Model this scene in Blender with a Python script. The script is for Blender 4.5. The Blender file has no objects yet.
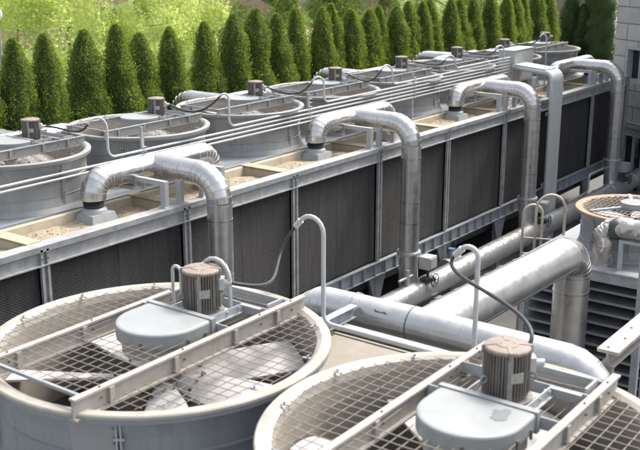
import bpy, math, random
from mathutils import Vector, Matrix, noise
random.seed(7)
PI = math.pi
sc = bpy.context.scene
col = sc.collection

# ------------------------------------------------------------------ mesh builder
class MB:
    def __init__(s):
        s.v = []; s.f = []; s.sm = []; s.mi = []
    def add(s, vs, fs, smooth=False, mi=0):
        o = len(s.v)
        s.v += [tuple(p) for p in vs]
        for f in fs:
            s.f.append(tuple(i + o for i in f)); s.sm.append(smooth); s.mi.append(mi)
    def box(s, x0, x1, y0, y1, z0, z1, mi=0):
        s.add([(x0,y0,z0),(x1,y0,z0),(x1,y1,z0),(x0,y1,z0),(x0,y0,z1),(x1,y0,z1),(x1,y1,z1),(x0,y1,z1)],
              [(0,3,2,1),(4,5,6,7),(0,1,5,4),(1,2,6,5),(2,3,7,6),(3,0,4,7)], False, mi)
    def hexa(s, lo, hi, mi=0):
        """two quads (each counter clockwise seen from above) joined"""
        s.add(list(lo)+list(hi), [(0,3,2,1),(4,5,6,7),(0,1,5,4),(1,2,6,5),(2,3,7,6),(3,0,4,7)], False, mi)
    def bar(s, a, b, w, h, up=(0,0,1), mi=0):
        a = Vector(a); b = Vector(b); d = (b-a).normalized(); up = Vector(up)
        if abs(d.dot(up)) > .98: up = Vector((1,0,0))
        r = d.cross(up).normalized(); u = r.cross(d)
        vs = []
        for p in (a, b):
            for (i, j) in ((-1,-1),(1,-1),(1,1),(-1,1)):
                vs.append(p + r*(i*w/2) + u*(j*h/2))
        s.add(vs, [(0,1,2,3),(7,6,5,4),(0,4,5,1),(1,5,6,2),(2,6,7,3),(3,7,4,0)], False, mi)
    def prism(s, poly, z0, z1, mi=0, smooth_side=False):
        n = len(poly)
        vs = [(x,y,z0) for x,y in poly]+[(x,y,z1) for x,y in poly]
        s.add(vs, [tuple(reversed(range(n))), tuple(range(n,2*n))], False, mi)
        s.add(vs, [(i,(i+1)%n,n+(i+1)%n,n+i) for i in range(n)], smooth_side, mi)
    def lathe(s, prof, n=48, a0=0, a1=2*PI, c=(0,0,0), smooth=True, mi=0, sharp=True):
        """profile of (r,z); each profile segment gets its own ring pair so that corners stay crisp"""
        full = abs(a1-a0-2*PI) < 1e-6
        m = n if full else n+1
        rings = []
        for r, z in prof:
            rings.append([(c[0]+r*math.cos(a0+(a1-a0)*k/n), c[1]+r*math.sin(a0+(a1-a0)*k/n), c[2]+z) for k in range(m)])
        for i in range(len(prof)-1):
            vs = rings[i]+rings[i+1]
            fs = []
            for k in range(n):
                k2 = (k+1) % m
                fs.append((k, k2, m+k2, m+k))
            s.add(vs, fs, smooth, mi)
    def disc(s, c, r, n=32, z=0, mi=0, up=True):
        vs = [(c[0]+r*math.cos(2*PI*k/n), c[1]+r*math.sin(2*PI*k/n), c[2]+z) for k in range(n)]
        s.add(vs, [tuple(range(n)) if up else tuple(reversed(range(n)))], False, mi)
    def cyl(s, a, b, r, n=16, r2=None, caps=True, mi=0):
        s.tube([a, b], r, n, caps=caps, mi=mi, r2=r2)
    def tube(s, path, r, n=12, caps=True, mi=0, gored=False, r2=None, radii=None):
        """sweep a circle; gored=True gives each segment its own rings (mitred sheet metal look)"""
        P = [Vector(p) for p in path]; k = len(P)
        T = []
        for i in range(k):
            if i == 0: t = P[1]-P[0]
            elif i == k-1: t = P[-1]-P[-2]
            else: t = (P[i]-P[i-1]).normalized()+(P[i+1]-P[i]).normalized()
            T.append(t.normalized())
        ref = Vector((0,0,1)) if abs(T[0].z) < .9 else Vector((1,0,0))
        u = T[0].cross(ref).normalized()
        rings = []
        for i in range(k):
            u = (u - T[i]*u.dot(T[i])).normalized(); w = T[i].cross(u)
            rr = radii[i] if radii else (r if r2 is None else r+(r2-r)*i/(k-1))
            ring = []
            mit = 1.0
            md = None
            if gored and 0 < i < k-1:
                d1 = (P[i]-P[i-1]).normalized(); d2 = (P[i+1]-P[i]).normalized()
                ch = math.sqrt(max(.2,(1+d1.dot(d2))/2)); mit = 1/ch
                md = (d2-d1)
                md = md.normalized() if md.length > 1e-6 else None
            for j in range(n):
                q = u*math.cos(2*PI*j/n)+w*math.sin(2*PI*j/n)
                if md is not None: q = q + md*(q.dot(md)*(mit-1))
                ring.append(P[i]+q*rr)
            rings.append(ring)
        if gored:
            for i in range(k-1):
                s.add(rings[i]+rings[i+1], [(j,(j+1)%n,n+(j+1)%n,n+j) for j in range(n)], True, mi)
        else:
            vs = [p for ring in rings for p in ring]
            fs = [(i*n+j, i*n+(j+1)%n, (i+1)*n+(j+1)%n, (i+1)*n+j) for i in range(k-1) for j in range(n)]
            s.add(vs, fs, True, mi)
        if caps:
            s.add(rings[0], [tuple(reversed(range(n)))], False, mi)
            s.add(rings[-1], [tuple(range(n))], False, mi)
        return rings
    def band(s, p, d, r, w=.05, t=.006, n=32, mi=0):
        """a strap round a pipe at p with axis d"""
        d = Vector(d).normalized(); p = Vector(p)
        s.tube([p-d*w/2, p+d*w/2], r+t, n, caps=True, mi=mi)
    def sphere(s, c, r, n=12, m=8, sx=1, sy=1, sz=1, mi=0):
        vs = []; fs = []
        for i in range(m+1):
            th = PI*i/m
            for j in range(n):
                ph = 2*PI*j/n
                vs.append((c[0]+sx*r*math.sin(th)*math.cos(ph), c[1]+sy*r*math.sin(th)*math.sin(ph), c[2]+sz*r*math.cos(th)))
        for i in range(m):
            for j in range(n):
                fs.append((i*n+j, (i+1)*n+j, (i+1)*n+(j+1)%n, i*n+(j+1)%n))
        s.add(vs, fs, True, mi)
    def build(s, name, mats, parent=None, loc=(0,0,0), rot=(0,0,0)):
        me = bpy.data.meshes.new(name)
        me.from_pydata(s.v, [], s.f)
        me.polygons.foreach_set('use_smooth', s.sm)
        if not isinstance(mats, (list, tuple)): mats = [mats]
        for m in mats: me.materials.append(m)
        me.polygons.foreach_set('material_index', s.mi)
        me.update()
        o = bpy.data.objects.new(name, me); col.objects.link(o)
        o.location = loc; o.rotation_euler = rot
        if parent is not None: o.parent = parent
        return o

def tag(o, label=None, cat=None, group=None, kind=None):
    if label: o['label'] = label
    if cat: o['category'] = cat
    if group: o['group'] = group
    if kind: o['kind'] = kind
    return o
def empty(name, loc=(0,0,0), rz=0):
    o = bpy.data.objects.new(name, None); col.objects.link(o)
    o.location = loc; o.rotation_euler = (0,0,rz); o.empty_display_size = .2
    return o
KIDS = {}
def copy_tree(o, parent=None):
    c = o.copy(); col.objects.link(c)
    if parent is not None: c.parent = parent
    for ch in [x for x in bpy.data.objects if x.parent == o]:
        copy_tree(ch, c)
    return c
def arc_path(p0, p1, p2, r, n=6):
    """polyline p0-p1-p2 with the corner at p1 rounded by radius r: returns arc points only"""
    p0, p1, p2 = map(Vector, (p0, p1, p2))
    d1 = (p0-p1).normalized(); d2 = (p2-p1).normalized()
    ang = d1.angle(d2)
    if ang > 3.12: return [p1]
    t = r/math.tan(ang/2)
    a = p1+d1*t; b = p1+d2*t
    c = p1+(d1+d2).normalized()*(r/math.sin(ang/2))
    va = a-c; vb = b-c; tot = va.angle(vb); ax = va.cross(vb).normalized()
    return [c+Matrix.Rotation(tot*i/n, 3, ax)@va for i in range(n+1)]
def rounded(pts, r, n=6):
    pts = [Vector(p) for p in pts]
    out = [pts[0]]
    for i in range(1, len(pts)-1):
        rr = r[i-1] if isinstance(r, (list, tuple)) else r
        out += arc_path(pts[i-1], pts[i], pts[i+1], rr, n)
    out.append(pts[-1]); return out
def bez(p0, p1, p2, p3, n=16):
    p0, p1, p2, p3 = map(Vector, (p0, p1, p2, p3)); o = []
    for i in range(n+1):
        t = i/n; o.append(p0*(1-t)**3+p1*3*t*(1-t)**2+p2*3*t*t*(1-t)+p3*t**3)
    return o

# ------------------------------------------------------------------ materials
def new_mat(name):
    m = bpy.data.materials.new(name); m.use_nodes = True
    nt = m.node_tree; return m, nt, nt.nodes['Principled BSDF']
def mat(name, c, rough=.5, metal=0, var=.15, scale=4, bump=0, bscale=20, stain=None, stain_amt=.5, stain_scale=1.5, spec=.5, streak=False, stretch=None, drip=None, drip_amt=.5):
    m, nt, b = new_mat(name); N = nt.nodes; L = nt.links
    tc = N.new('ShaderNodeTexCoord')
    vec = tc.outputs['Object']
    if streak or stretch:
        mp = N.new('ShaderNodeMapping'); mp.inputs['Scale'].default_value = stretch or (1,1,.12)
        L.new(vec, mp.inputs['Vector']); vs = mp.outputs['Vector']
    else: vs = vec
    n1 = N.new('ShaderNodeTexNoise'); n1.inputs['Scale'].default_value = scale; n1.inputs['Detail'].default_value = 6; n1.inputs['Roughness'].default_value = .65
    L.new(vs, n1.inputs['Vector'])
    mr = N.new('ShaderNodeMapRange'); mr.inputs[1].default_value = .3; mr.inputs[2].default_value = .7
    mr.inputs[3].default_value = 1-var; mr.inputs[4].default_value = 1+var
    L.new(n1.outputs['Fac'], mr.inputs[0])
    mx = N.new('ShaderNodeMix'); mx.data_type = 'RGBA'; mx.blend_type = 'MULTIPLY'; mx.inputs[0].default_value = 1
    mx.inputs[6].default_value = (*c, 1); L.new(mr.outputs[0], mx.inputs[7])
    out = mx.outputs[2]
    if stain:
        n2 = N.new('ShaderNodeTexNoise'); n2.inputs['Scale'].default_value = stain_scale; n2.inputs['Detail'].default_value = 8; n2.inputs['Roughness'].default_value = .7
        L.new(vs, n2.inputs['Vector'])
        r2 = N.new('ShaderNodeMapRange'); r2.inputs[1].default_value = .5; r2.inputs[2].default_value = .72; r2.inputs[3].default_value = 0; r2.inputs[4].default_value = stain_amt
        L.new(n2.outputs['Fac'], r2.inputs[0])
        m2 = N.new('ShaderNodeMix'); m2.data_type = 'RGBA'; L.new(r2.outputs[0], m2.inputs[0]); L.new(out, m2.inputs[6]); m2.inputs[7].default_value = (*stain, 1)
        out = m2.outputs[2]
    if drip:
        mp2 = N.new('ShaderNodeMapping'); mp2.inputs['Scale'].default_value = (1,1,.07); L.new(vec, mp2.inputs['Vector'])
        n4 = N.new('ShaderNodeTexNoise'); n4.inputs['Scale'].default_value = 9; n4.inputs['Detail'].default_value = 7; n4.inputs['Roughness'].default_value = .7
        L.new(mp2.outputs[0], n4.inputs['Vector'])
        r4 = N.new('ShaderNodeMapRange'); r4.inputs[1].default_value = .54; r4.inputs[2].default_value = .74; r4.inputs[4].default_value = drip_amt
        L.new(n4.outputs['Fac'], r4.inputs[0])
        m4 = N.new('ShaderNodeMix'); m4.data_type = 'RGBA'; L.new(r4.outputs[0], m4.inputs[0]); L.new(out, m4.inputs[6]); m4.inputs[7].default_value = (*drip, 1)
        out = m4.outputs[2]
    L.new(out, b.inputs['Base Color'])
    b.inputs['Metallic'].default_value = metal
    b.inputs['Specular IOR Level'].default_value = spec
    rr = N.new('ShaderNodeMapRange'); rr.inputs[3].default_value = max(.03, rough-.1); rr.inputs[4].default_value = min(1, rough+.1)
    L.new(n1.outputs['Fac'], rr.inputs[0]); L.new(rr.outputs[0], b.inputs['Roughness'])
    if bump:
        n3 = N.new('ShaderNodeTexNoise'); n3.inputs['Scale'].default_value = bscale; n3.inputs['Detail'].default_value = 4
        L.new(vec, n3.inputs['Vector'])
        bp = N.new('ShaderNodeBump'); bp.inputs['Strength'].default_value = bump; bp.inputs['Distance'].default_value = .02
        L.new(n3.outputs['Fac'], bp.inputs['Height']); L.new(bp.outputs[0], b.inputs['Normal'])
    return m
M = {}
M['galv'] = mat('galvanised_steel', (.40,.41,.415), .48, .4, .22, 7, .05, 30, stain=(.27,.265,.26), stain_amt=.6, drip=(.24,.22,.19), drip_amt=.5)
M['galv_dull'] = mat('weathered_steel', (.30,.325,.35), .55, .3, .2, 6, .05, 30, stain=(.2,.18,.16), stain_amt=.5, streak=True)
M['beam'] = mat('cream_painted_beam', (.345,.326,.295), .55, .0, .12, 5, .08, 25, stain=(.26,.21,.16), stain_amt=.6, stain_scale=3.4, drip=(.22,.16,.11), drip_amt=.4)
M['bracket'] = mat('bracket_steel', (.37,.39,.41), .5, .1, .14, 6, .04, 30, stain=(.3,.26,.22), stain_amt=.4)
M['rim'] = mat('cream_fibreglass_rim', (.33,.312,.275), .55, 0, .14, 3, .06, 30, stain=(.19,.145,.10), stain_amt=.7, stain_scale=3.4)
M['tan'] = mat('dirty_tan_cover', (.22,.195,.155), .6, 0, .15, 3, .06, 20, stain=(.20,.17,.13), stain_amt=.6, stain_scale=2.5)
M['far_rim'] = mat('weathered_grey_rim', (.26,.262,.26), .5, 0, .12, 3, .06, 30, stain=(.30,.28,.25), stain_amt=.5, stain_scale=2.2)
M['lining'] = mat('stained_inner_lining', (.27,.245,.21), .6, 0, .12, 3, .1, 12, stain=(.30,.25,.19), stain_amt=.65, streak=True)
M['shell'] = mat('blue_grey_cylinder', (.225,.235,.24), .45, .05, .12, 2.5, .04, 8, stain=(.29,.30,.30), stain_amt=.4, stain_scale=1.2, streak=True, drip=(.12,.115,.105), drip_amt=.6)
M['shell2'] = mat('pale_repair_panel', (.26,.26,.255), .45, .0, .08, 2.5, .04, 8, stain=(.36,.29,.22), stain_amt=.45, streak=True)
M['cover'] = mat('pale_blue_cover', (.262,.276,.278), .42, 0, .08, 2.5, .03, 6, stain=(.18,.19,.19), stain_amt=.5, stain_scale=3.2)
M['wire'] = mat('guard_wire', (.24,.222,.195), .5, .3, .15, 8, stain=(.4,.3,.2), stain_amt=.3)
M['blade'] = mat('chalky_fan_blade', (.50,.49,.475), .55, .0, .12, 5, .1, 14, stain=(.35,.33,.3), stain_amt=.6, stain_scale=4)
M['hub'] = mat('dark_hub', (.12,.12,.12), .6, .2, .25, 8)
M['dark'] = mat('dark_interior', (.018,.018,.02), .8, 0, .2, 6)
M['motor'] = mat('motor_grey', (.15,.138,.125), .55, .15, .2, 10, .06, 40, stain=(.26,.19,.14), stain_amt=.6, stain_scale=4)
M['motor_strip'] = mat('motor_strip', (.24,.245,.25), .5, .2, .2, 10, stain=(.3,.22,.16), stain_amt=.5)
M['motor_cap'] = mat('dusty_brown_cap', (.235,.198,.17), .65, .05, .22, 8, .1, 30, stain=(.22,.14,.10), stain_amt=.6, stain_scale=5)
M['plate'] = mat('pale_nameplate', (.34,.34,.30), .4, .1, .2, 30)
M['rust'] = mat('rusty_rim', (.33,.22,.15), .65, .1, .2, 5, .1, 25, stain=(.28,.16,.10), stain_amt=.6, stain_scale=3)
M['rubber'] = mat('black_rubber', (.02,.02,.022), .55, 0, .2, 10)
M['cable'] = mat('dark_flex_cable', (.03,.032,.035), .5, 0, .15, 12)
M['conduit'] = mat('grey_conduit', (.48,.495,.495), .45, .2, .1, 6, stain=(.38,.38,.37), stain_amt=.3)
M['fitting'] = mat('light_fitting', (.50,.50,.49), .4, .2, .1, 6)
M['hatch'] = mat('grey_inlet_box', (.31,.335,.35), .5, 0, .1, 5, .04, 20, stain=(.35,.3,.24), stain_amt=.4)
M['basin'] = mat('cream_basin', (.38,.335,.25), .55, 0, .08, 3, .04, 14, stain=(.30,.23,.14), stain_amt=.55, stain_scale=2, drip=(.22,.17,.11), drip_amt=.6)
M['sediment'] = mat('sandy_sediment', (.31,.26,.19), .9, 0, .35, 14, .8, 24, stain=(.22,.16,.1), stain_amt=.7, stain_scale=6)
M['deck'] = mat('grey_deck', (.24,.262,.28), .5, 0, .15, 3, .04, 12, stain=(.2,.2,.2), stain_amt=.5)
M['casing'] = mat('grey_casing', (.30,.33,.36), .5, 0, .12, 2, .03, 12, streak=True)
M['tank'] = mat('dark_tank', (.06,.065,.07), .6, 0, .2, 2)
M['louver'] = mat('dark_louver', (.10,.105,.108), .5, .1, .25, 4, stain=(.16,.13,.1), stain_amt=.4)
M['louver_frame'] = mat('louver_frame_steel', (.40,.43,.45), .5, .2, .2, 4, .05, 20, stain=(.3,.22,.16), stain_amt=.5)
M['concrete'] = mat('dark_concrete', (.10,.098,.095), .85, 0, .2, 1.2, .2, 8, stain=(.08,.08,.075), stain_amt=.7, stain_scale=.6)
M['rust_bolt'] = mat('rust_bolt', (.20,.12,.08), .7, .2, .2, 20)
M['ladder'] = mat('beige_rail', (.50,.44,.36), .5, .1, .12, 6, stain=(.35,.25,.18), stain_amt=.4)
M['bluebox'] = mat('valve_blue', (.08,.16,.30), .5, 0, .15, 6)
M['valve'] = mat('dark_valve', (.05,.065,.06), .5, .1, .2, 8)

def cladding(name, c, rough, dent, crinkle=.0, dull=0.0, metal=1.0):
    """aluminium jacket: slightly dented, dusty on the sheets"""
    m, nt, b = new_mat(name); N = nt.nodes; L = nt.links
    tc = N.new('ShaderNodeTexCoord')
    n1 = N.new('ShaderNodeTexNoise'); n1.inputs['Scale'].default_value = 3.6; n1.inputs['Detail'].default_value = 3
    n2 = N.new('ShaderNodeTexNoise'); n2.inputs['Scale'].default_value = 5; n2.inputs['Detail'].default_value = 5; n2.inputs['Roughness'].default_value = .55
    n3 = N.new('ShaderNodeTexVoronoi'); n3.inputs['Scale'].default_value = 5
    for n in (n1, n2, n3): L.new(tc.outputs['Object'], n.inputs['Vector'])
    r = N.new('ShaderNodeMapRange'); r.inputs[1].default_value = .3; r.inputs[2].default_value = .75; r.inputs[3].default_value = .90; r.inputs[4].default_value = 1.06
    L.new(n2.outputs['Fac'], r.inputs[0])
    mx = N.new('ShaderNodeMix'); mx.data_type = 'RGBA'; mx.blend_type = 'MULTIPLY'; mx.inputs[0].default_value = 1; mx.inputs[6].default_value = (*c,1)
    L.new(r.outputs[0], mx.inputs[7]); L.new(mx.outputs[2], b.inputs['Base Color'])
    rr = N.new('ShaderNodeMapRange'); rr.inputs[1].default_value = .3; rr.inputs[2].default_value = .7; rr.inputs[3].default_value = rough-.04; rr.inputs[4].default_value = rough+.06
    L.new(n2.outputs['Fac'], rr.inputs[0]); L.new(rr.outputs[0], b.inputs['Roughness'])
    b.inputs['Metallic'].default_value = metal
    b1 = N.new('ShaderNodeBump'); b1.inputs['Strength'].default_value = dent; b1.inputs['Distance'].default_value = .05
    L.new(n1.outputs['Fac'], b1.inputs['Height'])
    b2 = N.new('ShaderNodeBump'); b2.inputs['Strength'].default_value = crinkle; b2.inputs['Distance'].default_value = .03
    L.new(n3.outputs['Distance'], b2.inputs['Height']); L.new(b1.outputs[0], b2.inputs['Normal'])
    L.new(b2.outputs[0], b.inputs['Normal'])
    return m
M['alu'] = cladding('aluminium_jacket', (.58,.57,.555), .25, .22, .05, metal=.95)
M['alu_riser'] = cladding('riser_jacket', (.68,.67,.655), .30, .16, .04, metal=.88)
M['alu_dull'] = cladding('dull_header_jacket', (.58,.585,.59), .36, .5, .25, metal=.8)
M['alu_bright'] = cladding('bright_jacket', (.52,.525,.53), .34, .28, .06, metal=.75)
M['foil'] = cladding('crumpled_foil', (.46,.43,.40), .36, 1.0, 1.0, metal=.7)
M['seam'] = mat('jacket_seam', (.50,.495,.49), .45, .7, .2, 12)

def fill_mat():
    m, nt, b = new_mat('black_fill_pack'); N = nt.nodes; L = nt.links
    tc = N.new('ShaderNodeTexCoord')
    w = N.new('ShaderNodeTexWave'); w.wave_type = 'BANDS'; w.bands_direction = 'DIAGONAL'
    mp = N.new('ShaderNodeMapping'); mp.inputs['Scale'].default_value = (1.0,.0,1.6); L.new(tc.outputs['Object'], mp.inputs['Vector'])
    w.inputs['Scale'].default_value = 9; w.inputs['Distortion'].default_value = 1.2; w.inputs['Detail'].default_value = 2
    L.new(mp.outputs[0], w.inputs['Vector'])
    w2 = N.new('ShaderNodeTexWave'); w2.bands_direction = 'Z'; w2.inputs['Scale'].default_value = 14; w2.inputs['Distortion'].default_value = 2.0
    L.new(tc.outputs['Object'], w2.inputs['Vector'])
    st = N.new('ShaderNodeTexNoise'); ms = N.new('ShaderNodeMapping'); ms.inputs['Scale'].default_value = (5,1,.35); L.new(tc.outputs['Object'], ms.inputs['Vector'])
    st.inputs['Scale'].default_value = 2.2; st.inputs['Detail'].default_value = 7; st.inputs['Roughness'].default_value = .7; L.new(ms.outputs[0], st.inputs['Vector'])
    cr = N.new('ShaderNodeValToRGB'); e = cr.color_ramp.elements
    e[0].position = .35; e[0].color = (.030,.029,.030,1); e[1].position = .76; e[1].color = (.066,.064,.064,1)
    L.new(st.outputs['Fac'], cr.inputs[0])
    # pale scale flecks left by the water
    fl = N.new('ShaderNodeTexNoise'); fl.inputs['Scale'].default_value = 30; fl.inputs['Detail'].default_value = 5; fl.inputs['Roughness'].default_value = .8
    mf = N.new('ShaderNodeMapping'); mf.inputs['Scale'].default_value = (1.2,1,.5); L.new(tc.outputs['Object'], mf.inputs['Vector']); L.new(mf.outputs[0], fl.inputs['Vector'])
    fr = N.new('ShaderNodeMapRange'); fr.inputs[1].default_value = .60; fr.inputs[2].default_value = .78; fr.inputs[4].default_value = 1.0; L.new(fl.outputs['Fac'], fr.inputs[0])
    mx = N.new('ShaderNodeMix'); mx.data_type = 'RGBA'; L.new(fr.outputs[0], mx.inputs[0]); L.new(cr.outputs[0], mx.inputs[6]); mx.inputs[7].default_value = (.13,.127,.124,1)
    L.new(mx.outputs[2], b.inputs['Base Color'])
    ad = N.new('ShaderNodeMath'); ad.operation = 'ADD'; L.new(w.outputs['Fac'], ad.inputs[0]); L.new(w2.outputs['Fac'], ad.inputs[1])
    bp = N.new('ShaderNodeBump'); bp.inputs['Strength'].default_value = .6; bp.inputs['Distance'].default_value = .025
    L.new(ad.outputs[0], bp.inputs['Height']); L.new(bp.outputs[0], b.inputs['Normal'])
    b.inputs['Roughness'].default_value = .62; b.inputs['Specular IOR Level'].default_value = .35
    return m
M['fill'] = fill_mat()

def leaf_mat(name, c1, c2, trans=.35, tcol=None):
    m = bpy.data.materials.new(name); m.use_nodes = True; nt = m.node_tree; N = nt.nodes; L = nt.links
    b = N['Principled BSDF']; out = N['Material Output']
    g = N.new('ShaderNodeNewGeometry'); oi = N.new('ShaderNodeObjectInfo')
    tc = N.new('ShaderNodeTexCoord')
    n = N.new('ShaderNodeTexNoise'); n.inputs['Scale'].default_value = 2.6; n.inputs['Detail'].default_value = 3; L.new(tc.outputs['Object'], n.inputs['Vector'])
    a = N.new('ShaderNodeMath'); a.operation = 'ADD'; L.new(g.outputs['Random Per Island'], a.inputs[0]); L.new(n.outputs['Fac'], a.inputs[1])
    a2 = N.new('ShaderNodeMath'); a2.operation = 'MULTIPLY_ADD'; L.new(oi.outputs['Random'], a2.inputs[0]); a2.inputs[1].default_value = .35; L.new(a.outputs[0], a2.inputs[2])
    mr = N.new('ShaderNodeMapRange'); mr.inputs[1].default_value = .35; mr.inputs[2].default_value = 1.7; L.new(a2.outputs[0], mr.inputs[0])
    mx = N.new('ShaderNodeMix'); mx.data_type = 'RGBA'; L.new(mr.outputs[0], mx.inputs[0]); mx.inputs[6].default_value = (*c1,1); mx.inputs[7].default_value = (*c2,1)
    L.new(mx.outputs[2], b.inputs['Base Color']); b.inputs['Roughness'].default_value = .55; b.inputs['Specular IOR Level'].default_value = .3
    t = N.new('ShaderNodeBsdfTranslucent')
    mt = N.new('ShaderNodeMix'); mt.data_type = 'RGBA'; mt.blend_type = 'MULTIPLY'; mt.inputs[0].default_value = 1
    L.new(mx.outputs[2], mt.inputs[6]); mt.inputs[7].default_value = (*(tcol or (2.2,1.9,.9)),1); L.new(mt.outputs[2], t.inputs['Color'])
    ms = N.new('ShaderNodeMixShader'); ms.inputs[0].default_value = trans
    L.new(b.outputs[0], ms.inputs[1]); L.new(t.outputs[0], ms.inputs[2]); L.new(ms.outputs[0], out.inputs['Surface'])
    return m
M['thuja'] = leaf_mat('arborvitae_foliage', (.090,.145,.036), (.175,.235,.056), .40, (1.9,1.8,.85))
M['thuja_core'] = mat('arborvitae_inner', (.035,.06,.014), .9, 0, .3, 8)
M['thuja_dark'] = leaf_mat('dark_conifer_foliage', (.012,.032,.016), (.032,.065,.03), .12)  # conifers by the building: its shade is put into the leaf colour
M['lime'] = leaf_mat('lime_green_leaves', (.27,.35,.125), (.45,.51,.235), .52, (1.7,1.65,1.0))
M['green'] = leaf_mat('mid_green_leaves', (.12,.18,.06), (.28,.34,.13), .45, (1.7,1.7,1.0))
M['flower'] = leaf_mat('pale_pink_blossom', (.45,.33,.30), (.62,.52,.47), .3, (1.1,1,1))
M['bark'] = mat('bark', (.20,.175,.12), .9, 0, .3, 10, .4, 16)

# ------------------------------------------------------------------ setting
g = MB(); g.box(-700, 900, -700, 900, -.3, 0)
tag(g.build('ground', M['concrete']), kind='structure')
M['lawn'] = mat('lawn_grass', (.13,.19,.045), .9, 0, .3, .6, .3, 6, stain=(.26,.24,.11), stain_amt=.5, stain_scale=.15)
g = MB(); g.box(-300, 500, 17.95, 620, .004, 2.9)
tag(g.build('lawn', M['lawn']), kind='structure')
M['paving'] = mat('pale_paving', (.46,.43,.39), .85, 0, .12, 1.5)
g = MB(); g.box(-120, 200, 25.0, 28.5, 2.9, 2.908)
tag(g.build('footpath', M['paving']), kind='structure')
g = MB(); g.box(-60, 70, 17.7, 17.945, 0, 3.05)
tag(g.build('retaining_wall', M['concrete']), 'long concrete retaining wall behind the far cooling tower', 'wall')

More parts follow.
